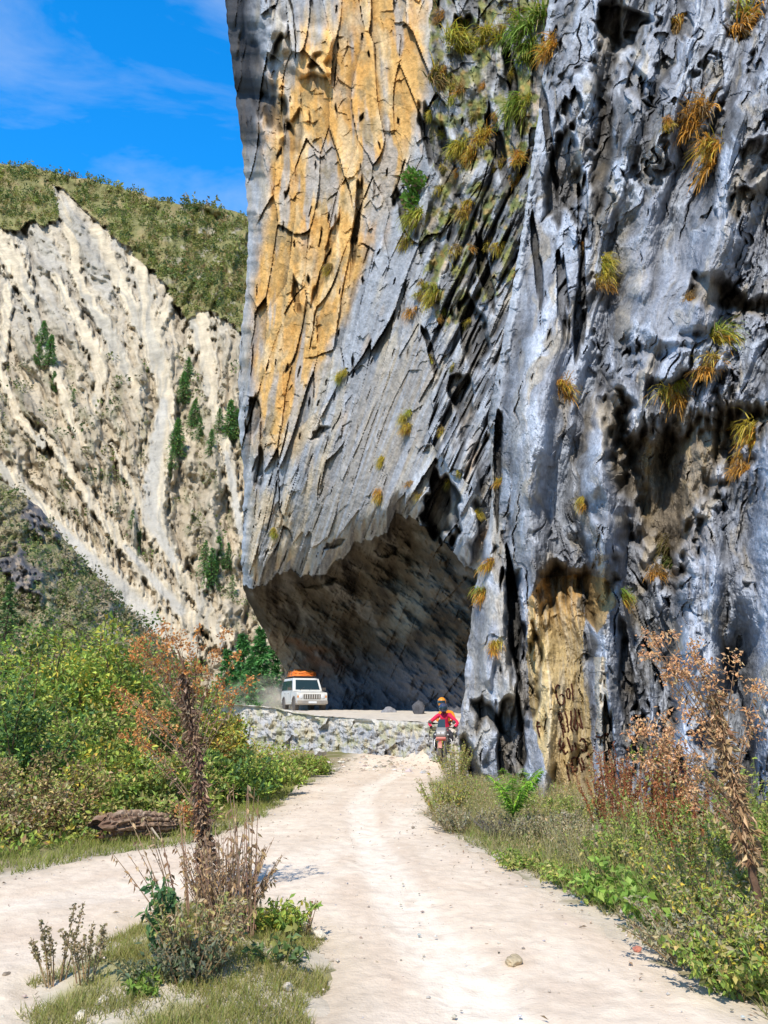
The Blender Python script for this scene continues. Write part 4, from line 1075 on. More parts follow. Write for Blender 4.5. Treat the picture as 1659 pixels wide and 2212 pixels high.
grass_patch('grass', 'bright grass verge along the left edge of the road', lb, .05, .16, [(.20, .24, .05)], [(.32, .40, .07), (.42, .42, .10), (.48, .42, .16)], .008)
rb = scatter(120000, .5, 7.5, 4.2, 17, lambda x, y: (edge_dist(x, y, ROAD_POLY) < .04 * vn(x * 5, y * 5, 0, 905)) & (edge_dist(x, y, ROAD_POLY) > -1.6 + .5 * vn(x, y, 0, 906)) & (vn(x * 2.4, y * 2.4, 0, 907) > -.3))
grass_patch('grass', 'green and straw coloured grass along the right edge of the road', rb, .05, .2, [(.18, .22, .05), (.30, .26, .12)], [(.24, .36, .06), (.40, .38, .12), (.54, .45, .24)], .007)

# ---- weeds on the right bank
def weed(name, label, x, y, h, stems, leafpal, stempal, leaf=.05, per=40, lean=(0, 0), spread=.35, group=None, cat='plant', z=None, lw=.45, droop=.2, spike=None):
    z0 = zat(x, y) if z is None else z
    o = empty(name, (x, y, z0), label, cat, group)
    st, lf = Acc(), Acc()
    for i in range(stems):
        a = rng.uniform(0, 2 * np.pi); s = spread * math.sqrt(rng.random()); hh = h * rng.uniform(.55, 1.05)
        b = np.array([math.cos(a) * s * .35, math.sin(a) * s * .35, 0])
        e = np.array([math.cos(a) * s + lean[0] * hh, math.sin(a) * s + lean[1] * hh, hh])
        m = (b + e) / 2 + np.array([0, 0, .12 * hh]) + rng.normal(0, .03 * h, 3)
        ts = np.linspace(0, 1, 6)[:, None]; path = (1 - ts) ** 2 * b + 2 * ts * (1 - ts) * m + ts ** 2 * e
        c = pick(stempal, 1)[0]
        st.tube(path, np.linspace(.006, .0022, 6), 3, c, cap=False)
        t = rng.uniform(.12, 1, (per, 1)); q = (1 - t) ** 2 * b + 2 * t * (1 - t) * m + t ** 2 * e
        d = unit(per) + np.array([0, 0, -droop]); L = leaf * rng.uniform(.5, 1.3, per)
        lf.leaves(q + unit(per) * leaf * .25, d, unit(per) + np.array([0, 0, .8]), L, L * lw, pick(leafpal, per))
        if spike:
            k = 46; t = rng.uniform(.5, 1, (k, 1)); q = (1 - t) ** 2 * b + 2 * t * (1 - t) * m + t ** 2 * e
            lf.leaves(q + unit(k) * .014, unit(k), unit(k), .022, .016, pick(spike, k))
    st.build('stems', M_BARK, o); lf.build('leaves', M_LEAF, o)
    return o
DRYG = [(.38, .36, .26), (.30, .30, .18), (.44, .40, .30), (.24, .26, .12)]
STEMR = [(.30, .10, .05), (.24, .08, .05)]; STEMB = [(.25, .17, .09), (.32, .23, .13)]; STEMG = [(.16, .18, .06), (.2, .17, .07)]
for px, py, h, kind, lab in [
    (962, 1745, .95, 'm', 'straggly yellow green bush at the foot of the cliff pillar, nearest the riders'),
    (984, 1688, 1.35, 'm', 'small bush tight against the base of the cliff pillar'),
    (1000, 1775, .5, 'd', 'pale dry brush left of the grey twig heap'),
    (1085, 1790, .4, 'k', 'dark grey heap of bare twigs below the fern'),
    (1140, 1795, .55, 'd', 'grey green dry bush right of the twig heap'),
    (1210, 1800, .75, 'd', 'pale fluffy dry bush below the painted rock'),
    (1180, 1745, .6, 'o', 'olive bush between the fern and the painted rock'),
    (1270, 1765, .8, 'o', 'olive weed at the foot of the golden slab'),
    (1320, 1800, 1.0, 'r', 'red stemmed weed with rust seed spikes, left of the other red weeds'),
    (1290, 1840, .75, 'd', 'straw coloured weed in front of the rust seed spikes'),
    (1375, 1780, 1.1, 'r', 'red stemmed weed behind the bright leafy patch'),
    (1405, 1850, .9, 'o', 'olive weed in the middle of the right bank'),
    (1450, 1800, 1.25, 'R', 'tall dark red dock plant beside the dead leaning stalk'),
    (1350, 1880, .6, 'g', 'bright green leafy weed by the road edge'),
    (1390, 1930, .4, 'G', 'broad leaved bright green plant at the road edge'),
    (1310, 1925, .3, 'G', 'low broad leaved plant left of the bright green one'),
    (1480, 1880, 1.0, 'r', 'brown red weed between the dock and the dead leaning stalk'),
    (1500, 1940, .75, 'm', 'yellow green weed in front of the dock plants'),
    (1440, 1975, .4, 'G', 'dull green broad leaved plant overhanging the road'),
    (1560, 1900, .95, 'o', 'olive weed left of the foot of the dead leaning stalk'),
    (1555, 1985, .7, 'm', 'tangled yellow green weed near the right border'),
    (1620, 1830, 1.2, 'g', 'green shrubby weed right of the dead leaning stalk by the wall'),
    (1650, 1930, 1.0, 'g', 'dark green weed at the right border'),
    (1520, 2040, .4, 'd', 'straw tuft at the road edge near the right border'),
    (1620, 2030, .6, 'm', 'bushy yellow green weed low at the right border'),
    (1590, 2095, .35, 'g', 'lowest green weed at the right border'),
    (1655, 2100, .5, 'm', 'dry green weed cut by the right border, near the bottom'),
    (1420, 1720, 1.0, 'g', 'green bush against the blue grey wall behind the red weeds'),
    (1250, 1880, .3, 'g', 'small green tuft at the road edge below the dry bushes'),
    (1150, 1845, .22, 'g', 'lowest green tuft where the bank meets the road'),
]:
    p = gnd(px, py, .12); x, y = p[0], p[1]
    h *= .5 if 1100 < px < 1300 else (.66 if px < 1100 else .85)
    if kind == 'm': weed('bush', lab, x, y, h, 46, YELLOW + OLIVE + STRAW + GREEN, STEMB, .042, 52, spread=.55, cat='bush')
    elif kind == 'd': weed('dry_bush', lab, x, y, h, 60, DRYG + STRAW, STEMB, .04, 40, spread=.6, cat='bush')
    elif kind == 'k': weed('twig_heap', lab, x, y, h, 70, [(.10, .09, .085), (.16, .14, .13)], [(.14, .12, .11), (.2, .18, .17)], .05, 12, spread=.5, cat='twigs', lw=.2)
    elif kind == 'o': weed('weed', lab, x, y, h, 44, OLIVE + GREEN, STEMG, .042, 50, spread=.5)
    elif kind == 'r': weed('red_weed', lab, x, y, h * 1.2, 32, RUST + RUST + OLIVE + STRAW, STEMR, .045, 30, spread=.5, spike=RUST)
    elif kind == 'R': weed('dock_plant', lab, x, y, h * 1.1, 24, RUST + OLIVE, STEMR, .07, 34, spread=.3, spike=[(.22, .07, .04), (.30, .10, .05)])
    elif kind == 'g': weed('weed', lab, x, y, h, 44, GREEN + OLIVE, STEMG, .048, 50, spread=.5, lw=.55)
    elif kind == 'G': weed('leafy_plant', lab, x, y, h, 24, [(.26, .42, .07), (.20, .33, .06), (.34, .46, .10)], STEMG, .07, 18, spread=.45, lw=.7)

def undergrowth():
    ac = Acc()
    p = scatter(60000, .6, 7.5, 4.6, 17, lambda x, y: (edge_dist(x, y, ROAD_POLY) < -.25) & (edge_dist(x, y, ROAD_POLY) > -2.6) & (vn(x * 1.5, y * 1.5, 0, 910) > -.35))
    n = len(p); hm = (.16 + .2 * ss(11, 8, p[:, 1])) * ss(-.2, -1.2, edge_dist(p[:, 0], p[:, 1], ROAD_POLY)) + .06
    P = np.c_[p, zg(p[:, 0], p[:, 1]) + hm * rng.random(n) ** .8]
    tone = pick(OLIVE + GREEN[:2] + STRAW + STRAW + BROWN, n)
    L = .042 * rng.uniform(.5, 1.3, n)
    ac.leaves(P, unit(n) + np.array([0, 0, .4]), unit(n) + np.array([0, 0, .8]), L, L * .5, tone)
    b = rng.integers(0, n, 15000)
    ac.blades(np.c_[p[b], zg(p[b, 0], p[b, 1])], np.stack([rng.normal(0, .3, 15000), rng.normal(0, .3, 15000), np.ones(15000)], 1), rng.uniform(.12, .34, 15000) * (1 + .8 * (p[b, 1] < 9)), .006, .5, pick(STRAW + OLIVE, 15000), pick(STRAW + OLIVE, 15000), 3)
    props(ac.build('undergrowth', M_LEAF), 'tangled low undergrowth on the right bank under the cliff', 'undergrowth', None, 'stuff')
    ac = Acc()
    p = scatter(90000, -14, -.8, 8, 27, lambda x, y: (edge_dist(x, y, ROAD_POLY) < -.8) & (x > -2 - .62 * y) & (vn(x * 1.1, y * 1.1, 0, 911) > -.4))
    n = len(p); hm = .6 * ss(-.6, -2.6, edge_dist(p[:, 0], p[:, 1], ROAD_POLY)) + .1
    P = np.c_[p, zg(p[:, 0], p[:, 1]) + hm * rng.random(n) ** .8]
    L = .085 * rng.uniform(.5, 1.3, n)
    ac.leaves(P, unit(n) + np.array([0, 0, .4]), unit(n) + np.array([0, 0, .8]), L, L * .5, pick(OLIVE + GREEN + GREEN + YELLOW + BROWN[:1], n))
    props(ac.build('undergrowth', M_LEAF), 'mixed low undergrowth beneath the shrubs left of the road', 'undergrowth', None, 'stuff')
undergrowth()

# ---- fern
def fern(label, px, py, size):
    p = gnd(px, py, .25); o = empty('fern', p, label, 'fern'); 
    for k in range(13):
        a = -2.6 + k * .4 + rng.normal(0, .1) ; ln = size * rng.uniform(.75, 1.1)
        ac = Acc()
        d = np.array([math.cos(a), math.sin(a) * .8, 0]); t = np.linspace(0, 1, 22)[:, None]
        path = d * ln * .55 * t + np.array([0, 0, 1.0]) * ln * (1.3 * t - .55 * t * t)
        ac.tube(path, np.linspace(.006, .0015, 22), 3, (.14, .22, .04), cap=False)
        side = np.array([-d[1], d[0], 0])
        for s in (-1, 1):
            q = path[2:]; m = len(q); L = .26 * ln * np.sin(np.linspace(.5, 3.05, m)) + .01
            dd = side * s + d * .45 + np.array([0, 0, -.25]); nn = np.tile(np.array([0, 0, 1.0]), (m, 1)) + rng.normal(0, .15, (m, 3))
            ac.leaves(q, np.tile(dd, (m, 1)) + rng.normal(0, .08, (m, 3)), nn, L, .035 * ln + .012, pick([(.24, .48, .05), (.30, .55, .06), (.36, .52, .07)], m), .05)
        ac.build('frond', M_LEAF, o)
fern('bright green fern at the foot of the cliff pillar', 1108, 1765, .72)

# ---- dead flower stalks
def dead_stalk(name, label, root, axis_pts, thick, heads, leafcol, headcol, npack, twigs=26, lo=0.0, hi=.9):
    """a leaf-wrapped stalk along axis_pts with side branches that end in dry flower heads"""
    o = empty(name, root, label, 'dead plant')
    A = np.array(axis_pts, float) - np.array(root, float)
    seg = np.r_[0, np.cumsum(np.linalg.norm(np.diff(A, axis=0), axis=1))]; seg /= seg[-1]
    pos = lambda t: np.stack([np.interp(t, seg, A[:, i]) for i in range(3)], -1)
    st, lf, hd = Acc(), Acc(), Acc(); tw = st
    t = np.linspace(0, 1, 20); path = pos(t) + rng.normal(0, .008, (20, 3)); path[0] = 0
    st.tube(path, np.linspace(.03, .008, 20), 6, (.17, .10, .065))
    n = npack; tt = lo + (hi - lo) * rng.random(n) ** 1.15; r = thick * (1 - .6 * tt) * rng.random(n) ** .5
    clump = .5 + .5 * np.sin(tt * 46 + 1.5 * np.sin(tt * 17)); r = r * (.6 + .55 * clump)
    a = rng.uniform(0, 2 * np.pi, n)
    P = pos(tt) + np.stack([np.cos(a) * r, np.sin(a) * r, rng.normal(0, .02, n)], 1)
    D = np.stack([np.cos(a), np.sin(a), rng.uniform(-2.2, .3, n)], 1) + rng.normal(0, .4, (n, 3))
    L = .02 + .08 * rng.random(n) ** 2
    lf.leaves(P, D, unit(n), L, L * rng.uniform(.15, .5, n), pick(leafcol, n, .3), .5)
    for (b, e) in heads:                                   # b: 0..1 on the stalk, e: world point of the head
        e = np.array(e, float) - np.array(root); s = pos(np.array([b]))[0]
        m = (s + e) / 2 + np.array([0, 0, .10]) + rng.normal(0, .03, 3); ts = np.linspace(0, 1, 9)[:, None]
        br = (1 - ts) ** 2 * s + 2 * ts * (1 - ts) * m + ts ** 2 * e
        tw.tube(br, np.linspace(.0045, .002, 9), 4, (.26, .18, .12), cap=False)
        for k in range(4):
            t0 = rng.uniform(.55, 1); c = (1 - t0) ** 2 * s + 2 * t0 * (1 - t0) * m + t0 ** 2 * e
            d = unit(1)[0] * rng.uniform(.04, .12); tw.tube([c, c + d * .5, c + d], [.003, .002, .0015], 3, (.25, .15, .09), cap=False)
            q = 11; hd.leaves(c + d + rng.normal(0, .018, (q, 3)), unit(q), unit(q), rng.uniform(.015, .04, q), rng.uniform(.01, .022, q), pick(headcol, q, .25), .4)
        q = 34; hd.leaves(e + rng.normal(0, .028, (q, 3)), unit(q), unit(q), rng.uniform(.015, .045, q), rng.uniform(.012, .025, q), pick(headcol, q, .25), .4)
        q = 9; t0 = rng.uniform(.1, .8, (q, 1)); c = (1 - t0) ** 2 * s + 2 * t0 * (1 - t0) * m + t0 ** 2 * e
        lf.leaves(c, unit(q) + np.array([0, 0, -.8]), unit(q), rng.uniform(.03, .07, q), .02, pick(leafcol, q, .3), .5)
    for k in range(twigs):
        b = rng.uniform(.05, .95); s = pos(np.array([b]))[0]; d = unit(1)[0]; d[2] = abs(d[2]) * .6 + .1; ln = rng.uniform(.1, .35)
        tw.tube([s, s + d * ln * .5, s + d * ln + np.array([0, 0, -.03])], [.004, .003, .0015], 3, (.21, .14, .1), cap=False)
    st.build('stalk', M_BARK, o); lf.build('dry_leaves', M_DRY, o); hd.build('flower_heads', M_DRY, o)
    return o
Yc = 6.9
root = gnd(452, 1962, .06)
Yc = root[1]
ax = [root] + [at(x, y, Yc + dy) for x, y, dy in [(448, 1880, 0), (440, 1790, .02), (430, 1690, .03), (418, 1600, .05), (405, 1520, .06), (398, 1450, .05), (385, 1400, .04)]]
hds = [(.97, (352, 1352, .1)), (.97, (330, 1372, -.1)), (.97, (375, 1378, .2)), (.95, (300, 1398, 0)), (.95, (318, 1410, .2)), (.92, (285, 1415, -.2)), (.93, (345, 1425, .1)), (.9, (365, 1445, 0)), (.95, (428, 1362, .15)), (.95, (408, 1395, 0)), (.9, (485, 1368, .1)), (.88, (462, 1415, -.1)), (.86, (510, 1418, .1)), (.8, (250, 1490, 0)),
       (.8, (262, 1500, .3)), (.78, (285, 1508, .1)), (.75, (265, 1530, -.2)), (.74, (300, 1545, 0)), (.72, (320, 1522, .2)), (.72, (355, 1545, 0)), (.6, (270, 1588, .1)), (.6, (300, 1600, -.1)), (.6, (318, 1610, .1)), (.8, (470, 1480, .1)), (.78, (500, 1500, 0)), (.88, (432, 1440, 0)), (.85, (440, 1500, .1)), (.24, (392, 1745, -.1)), (.22, (405, 1765, 0)), (.9, (390, 1390, .2)), (.8, (540, 1470, .1)), (.93, (310, 1385, .1)), (.92, (360, 1400, -.2))]
dead_stalk('dead_flower_stalk', 'tall dead brown flower stalk wrapped in withered leaves on the grass island', root, ax, .060, [(b - .28 * (b > .5), at(x, y, Yc + d)) for b, (x, y, d) in hds],
           [(.24, .15, .10), (.34, .23, .15), (.14, .085, .06), (.42, .31, .21)], [(.60, .27, .08), (.50, .21, .07), (.64, .34, .13), (.36, .18, .08)], 2500, 14)
root2 = gnd(1648, 1975, .25); Y2 = root2[1]
ax2 = [root2] + [at(x, y, Y2 + d) for x, y, d in [(1625, 1885, 0), (1608, 1800, 0), (1590, 1720, .05), (1570, 1640, .1), (1552, 1560, .1), (1545, 1500, .1)]]
hds2 = [(.95, (1400, 1372, .1)), (.95, (1412, 1392, 0)), (.95, (1395, 1415, .1)), (.95, (1428, 1380, 0)), (.95, (1455, 1372, .1)), (.9, (1460, 1425, .1)), (.97, (1500, 1395, .1)), (.97, (1505, 1425, 0)), (.97, (1530, 1440, .1)), (.95, (1590, 1420, 0)), (.9, (1440, 1470, .1)), (.7, (1375, 1560, .1)), (.7, (1390, 1580, 0)), (.7, (1365, 1590, .1)), (.7, (1410, 1575, 0)),
        (.65, (1440, 1550, .1)), (.65, (1450, 1600, 0)), (.65, (1435, 1620, .1)), (.6, (1380, 1635, .1)), (.6, (1400, 1650, 0)), (.6, (1450, 1640, 0)), (.85, (1490, 1540, .1)), (.8, (1510, 1580, 0)), (.75, (1625, 1570, .1)), (.8, (1635, 1480, .1)), (.8, (1655, 1500, 0)), (.5, (1480, 1720, 0)), (.9, (1540, 1470, 0)), (.93, (1480, 1450, .1))]
dead_stalk('dead_flower_stalk', 'dead flower stalk leaning left at the right border, hung with pale withered leaves', root2, ax2, .085, [(max(.3, b - .25), at(x, y, Y2 + d)) for b, (x, y, d) in hds2],
           [(.36, .23, .12), (.46, .31, .17), (.26, .15, .08), (.55, .40, .23)], [(.64, .37, .18), (.58, .32, .16), (.70, .46, .27)], 1500, 16, .22, 1.0)

# dry twiggy weeds, the leafy plant and small weeds round the stalk on the island
weed('dry_weed', 'tangle of bare brown twigs at the foot of the dead flower stalk', *gnd(490, 2010, .06)[:2], .62, 110, BROWN, [(.26, .17, .12), (.33, .23, .16)], .05, 12, spread=.42, cat='dead plant', lw=.35, droop=1.0)
weed('dry_weed', 'tall bare brown stems with curled leaves right of the dead flower stalk', *gnd(545, 2030, .06)[:2], 1.0, 11, BROWN, [(.27, .17, .12), (.24, .16, .12)], .06, 12, spread=.34, cat='dead plant', lw=.4, droop=1.2)
weed('dry_weed', 'bare arching twigs left of the dead flower stalk', *gnd(395, 1990, .06)[:2], .85, 14, BROWN, [(.29, .19, .13)], .055, 12, spread=.5, cat='dead plant', lean=(-.25, 0), lw=.35, droop=1.0)
weed('leafy_plant', 'dark green leafy plant left of the dead flower stalk', *gnd(352, 2075, .06)[:2], .46, 16, [(.10, .20, .07), (.13, .24, .07), (.07, .15, .06)], STEMG, .06, 30, spread=.16, lean=(-.12, 0), lw=.55)
weed('bush', 'low olive bush in front of the dead flower stalk', *gnd(430, 2110, .06)[:2], .42, 46, OLIVE + STRAW + BROWN[:2], STEMB, .038, 34, spread=.34, cat='bush')
weed('bush', 'small grey green bush with pale stems right of the leafy plant', *gnd(405, 2135, .06)[:2], .28, 34, [(.20, .22, .14), (.10, .14, .07), (.28, .26, .16)], STEMB, .04, 26, spread=.26, cat='bush')
weed('weed', 'bright green weed at the right edge of the island', *gnd(600, 2015, .05)[:2], .22, 30, GREEN + YELLOW[:2], STEMG, .05, 24, spread=.3, lw=.5)
weed('weed', 'broad leaved green weed right of the tall bare stems', *gnd(608, 2085, .05)[:2], .15, 14, [(.12, .2, .07), (.34, .33, .10), (.16, .24, .07)], STEMG, .06, 9, spread=.24, lw=.7)
weed('weed', 'patch of grey green weeds left of the olive bush on the island', *gnd(330, 2135, .05)[:2], .14, 30, [(.14, .18, .10), (.2, .22, .12)], STEMG, .04, 18, spread=.3)
weed('weed', 'tall seeding grass weed at the left of the island', *gnd(125, 2120, .05)[:2], .40, 9, STRAW + OLIVE, STEMB, .02, 12, spread=.2, lw=.3, spike=[(.34, .27, .15), (.26, .22, .11)])
weed('weed', 'second seeding grass weed between the tall one and the leafy plant', *gnd(190, 2130, .05)[:2], .30, 9, STRAW + OLIVE, STEMB, .02, 12, spread=.22, lw=.3, spike=[(.34, .27, .15), (.26, .22, .11)])
weed('weed', 'thin dry weed standing at the right corner of the island', *gnd(655, 2010, .03)[:2], .24, 4, BROWN, [(.25, .17, .1)], .03, 16, spread=.1, lw=.5)
weed('weed', 'tiny bright green weed at the front of the island', *gnd(318, 2160, .05)[:2], .09, 16, [(.2, .32, .05)], STEMG, .04, 12, spread=.14, lw=.6)
# ------------------------------------------------------------------ tufts that grow on the rock
def tuft(px, py, which, size, pal, label, group=None, n=None, name='grass_tuft', droop=1.0, seed_leaf=False):
    P, nrm = on_surface(px, py, which)
    sz = 1.25 * size / F * np.linalg.norm(P - np.array([0, 0, CAMZ]))
    o = empty(name, P, label, 'grass tuft' if not seed_leaf else 'shrub', group)
    ac = Acc(); n = n or 230
    cols = np.array(pal, float)
    n = int(n * 2.1); nb = 6; bc = unit(nb) * np.array([.34, .34, .42]) * sz; bw = rng.uniform(.12, .34, nb)
    kk = rng.integers(0, nb, n); base = bc[kk] + unit(n) * (rng.random((n, 1)) ** .6) * (bw[kk] * sz)[:, None]
    base -= nrm * np.minimum(0, base @ nrm)[:, None]
    D = nrm * .9 + unit(n) * .8 + np.array([0, 0, .25])
    tone = cols[np.clip(((base[:, 2] / sz + .45) / .9 * len(cols) + rng.normal(0, .6, n)).astype(int), 0, len(cols) - 1)]
    tone = tone * rng.uniform(.55, 1.35, (n, 1)); dead = rng.random(n) < .14; tone[dead] = np.array([.30, .22, .12]) * rng.uniform(.6, 1.3, (dead.sum(), 1))
    if seed_leaf:
        L = .16 * sz * rng.uniform(.6, 1.4, n)
        ac.leaves(base * 1.15, D, unit(n) + np.array([0, 0, .8]), L, L * .55, tone)
    else:
        ac.blades(base, D, sz * (.2 + .75 * rng.random(n) ** 1.5), (.04 * sz + .002) * rng.uniform(.6, 1.4, n), 2.2 * droop * rng.uniform(.6, 1.3, n), tone * .8, tone, 3)
    ac.build('blades' if not seed_leaf else 'leaves', M_LEAF, o)
    return o
YL, OR, YG, GR, BR = (.66, .52, .07), (.76, .38, .06), (.46, .50, .07), (.24, .38, .05), (.42, .28, .11)
for px, py, wh, sz, pal, lab in [
    (1608, 62, 'B', 62, [BR, OR, OR, YL, YG], 'big yellow and orange grass tuft at the upper right corner of the wall'),
    (1512, 258, 'B', 56, [OR, OR, BR, OR], 'round rust orange grass tuft, upper one of two on the wall'),
    (1545, 345, 'B', 56, [OR, OR, YL, OR], 'bright orange grass tuft below the round rust one'),
    (1302, 575, 'B', 34, [YL, YG, YL], 'yellow green tuft on the rib above the orange one'),
    (1300, 618, 'B', 30, [OR, BR, YL], 'orange tuft hanging under the yellow green one on the rib'),
    (1550, 735, 'B', 48, [OR, YL, YG, GR], 'green topped grass tuft on the ledge of the big bulge'),
    (1535, 790, 'B', 46, [OR, BR, YL], 'red brown trailing tuft under the green topped one'),
    (1455, 850, 'B', 48, [OR, OR, YL, YG], 'orange tuft hanging above the brown overhang'),
    (1632, 948, 'B', 50, [OR, YL, OR, YL], 'golden orange tuft at the right border half way up'),
    (1606, 1015, 'B', 36, [OR, OR, BR], 'small orange tuft just below the golden one'),
    (1218, 842, 'B', 36, [OR, YL, OR], 'orange tuft beside the dark hollow in the middle of the wall'),
    (1262, 1088, 'B', 22, [OR, YL], 'little yellow tuft on the pale bulge above the alcove'),
    (1415, 1243, 'B', 30, [OR, OR, BR], 'flat orange tuft at the foot of the brown overhang'),
    (1448, 1205, 'B', 54, [(.09, .12, .03), (.12, .16, .03), (.2, .16, .05)], 'dark green tuft in the shade under the brown overhang'),
    (1342, 1290, 'B', 28, [OR, YL, YG, GR], 'yellow green tuft at the right end of the golden alcove'),
    (1044, 1226, 'B', 30, [OR, YL, OR], 'orange tuft on the left edge of the pillar, upper one'),
    (1040, 1278, 'B', 32, [OR, OR, YG, GR], 'green and orange tuft on the left edge of the pillar, lower one'),
    (1070, 1400, 'B', 26, [OR, OR, YL], 'small orange tuft low on the pillar'),
    (1490, 648, 'B', 22, [OR, BR], 'little rust tuft inside the dark cavity of the wall'),
    (1456, 36, 'B', 38, [BR, OR, YL], 'brownish tuft on the wall near the top border'),
    (1440, 272, 'B', 20, [YL, OR], 'tiny yellow tuft left of the round rust one'),
    (1262, 530, 'B', 22, [BR, OR], 'tiny rust tuft left of the rib tufts'),
    (1000, 45, 'A', 52, [YL, YG, GR, YG], 'big yellow green tuft on the mossy face near the top border'),
    (978, 100, 'A', 44, [YL, YG, YL], 'yellow tuft below the big one on the mossy face'),
    (1060, 90, 'A', 38, [YL, YG, YL], 'yellow tuft in the middle of the mossy face'),
    (945, 170, 'A', 52, [BR, (.15, .16, .04), YL], 'dark olive tuft at the left rim of the mossy face'),
    (1152, 60, 'A', 58, [GR, GR, YG], 'long green tuft hanging beside the pale rib near the top'),
    (1143, 130, 'A', 50, [GR, YG, GR], 'second long green tuft hanging beside the pale rib'),
    (1128, 222, 'A', 46, [YG, GR, GR], 'bright green bushy tuft at the foot of the hanging green strip'),
    (1040, 300, 'A', 34, [YL, OR, YL], 'yellow orange tuft half way up the mossy face'),
    (1030, 335, 'A', 30, [OR, YL], 'orange tuft just below the yellow orange one'),
    (1000, 320, 'A', 34, [YL, YG], 'pale yellow tuft on the mossy face left of the orange pair'),
    (1120, 350, 'A', 26, [YL, OR], 'yellow strip of grass on the dark rock, upper part'),
    (1119, 388, 'A', 22, [OR, YL], 'orange lower end of the yellow grass strip'),
    (1082, 525, 'A', 26, [YL, YL, OR], 'yellow tuft in the dark fractured rock'),
    (1012, 450, 'A', 26, [OR, YL], 'orange tuft above the grey slanting slab'),
    (940, 635, 'A', 36, [YL, YG], 'yellow green tuft on the edge of the grey slanting slab'),
    (905, 470, 'A', 40, [YL, YG, YG], 'hanging yellow green moss tuft under the bright little shrub'),
    (888, 520, 'A', 30, [YL, BR, YG], 'lower end of the moss hanging under the bright little shrub'),
    (885, 930, 'A', 26, [OR, YL], 'orange tuft right of the lower slab'),
    (880, 900, 'A', 24, [YL, YG], 'yellow tuft above the orange one right of the lower slab'),
    (825, 995, 'A', 18, [YL], 'single yellow tuft low on the lower slab'),
    (822, 1072, 'A', 24, [YL, OR], 'yellow tuft near the lip of the overhang'),
    (1055, 1042, 'B', 20, [OR, YL], 'orange tuft near the head of the pillar'),
    (1030, 1112, 'A', 18, [YL], 'small yellow tuft on the hanging flake'),
    (742, 815, 'A', 22, [YG, YL], 'thin green yellow streak of moss on the grey face'),
    (712, 580, 'A', 18, [YL, BR], 'small yellow tuft on the orange face'),
    (595, 1150, 'A', 16, [YG, YL], 'tiny green tuft low at the prow'),
    (1188, 100, 'B', 36, [OR, YL, OR], 'orange tuft on the pale rib near the top border'),
]:
    tuft(px, py, wh, sz, pal, lab, 'grass tufts growing on the cliff')
tuft(900, 415, 'A', 52, [(.14, .30, .04), (.18, .36, .06)], 'bright green little shrub growing out of the grey face', None, 300, 'shrub', seed_leaf=True)
for i in range(46):
    if i < 30: px, py, wh = rng.uniform(930, 1150), rng.uniform(0, 560), 'A'
    else: px, py, wh = rng.uniform(880, 1060), rng.uniform(560, 1080), 'A'
    if px > np.interp(py, BLY, BLX) - 15: continue
    c = [[YL, BR], [YG, YL], [OR, BR], [(.18, .18, .04), YL]][i % 4]
    tuft(px, py, wh, rng.uniform(12, 26), c, 'small ochre or olive moss tuft scattered over the dark mossy face', 'small moss tufts scattered over the mossy face', 110, 'moss_tuft')

# ------------------------------------------------------------------ painted writing on the golden slab
def writing():
    ac = Acc()
    S = [[(690, 205), (645, 190), (612, 245), (618, 340), (640, 440), (670, 520), (712, 560), (762, 530), (785, 450), (770, 385), (722, 362), (690, 390)],
         [(845, 250), (815, 300), (815, 380), (845, 450), (875, 420), (880, 320), (850, 250)], [(915, 170), (925, 300), (930, 470)],
         [(292, 850), (285, 950), (310, 1050), (335, 1140)], [(290, 868), (330, 885)], [(300, 962), (338, 950)],
         [(668, 700), (672, 800), (720, 900), (750, 1010), (772, 1150)], [(668, 695), (712, 705), (745, 790), (722, 875)], [(722, 880), (765, 935), (800, 1050)], [(790, 690), (830, 850), (855, 1050)],
         [(895, 660), (905, 800), (885, 860), (900, 1000), (932, 1050)], [(960, 620), (975, 800), (940, 950), (990, 1040), (1022, 960), (1000, 830)], [(1030, 630), (1060, 750), (1100, 880), (1132, 1000)], [(1058, 900), (1080, 985), (1130, 965)],
         [(705, 1180), (680, 1260), (712, 1340), (690, 1400)], [(760, 1335), (800, 1320), (780, 1240), (745, 1290), (760, 1390), (810, 1460), (850, 1420)], [(840, 1160), (870, 1280), (900, 1420)], [(910, 1290), (932, 1400)], [(960, 1240), (990, 1390)],
         [(1050, 1235), (1110, 1170), (1160, 1190), (1180, 1310), (1200, 1420)], [(1080, 1360), (1110, 1410), (1142, 1380)],
         [(905, 1545), (980, 1510), (1022, 1560), (1012, 1650)], [(905, 1545), (915, 1680), (910, 1800)], [(930, 1780), (990, 1780), (1012, 1720)], [(1040, 1560), (1080, 1680), (1110, 1800)], [(1110, 1540), (1140, 1650), (1152, 1760)], [(820, 1650), (830, 1780), (860, 1950)],
         [(1400, 1150), (1470, 1132), (1520, 1092), (1560, 1090)]]
    for s in S:
        pts = np.array([(1127.5 + x * .1172, 1458 + y * .1172) for x, y in s])
        d = np.r_[0, np.cumsum(np.hypot(*np.diff(pts, axis=0).T))]
        t = np.linspace(0, d[-1], max(5, int(d[-1] / 1.6)))
        path = []
        for x, y in zip(np.interp(t, d, pts[:, 0]), np.interp(t, d, pts[:, 1])):
            P, n = on_surface(x, y, 'B'); path.append(P + n * .012)
        path = np.array(path)
        if len(path) > 6:
            k = np.array([.25, .5, .25]); path[1:-1] = k[0] * path[:-2] + k[1] * path[1:-1] + k[2] * path[2:]
        ac.tube(path, .017 * rng.uniform(.8, 1.25, len(path)), 6, (.06, .02, .012))
    o = ac.build('painted_writing', M_STONE, wall, True)
    o['label'] = 'dark red brown hand painted letters'
writing()

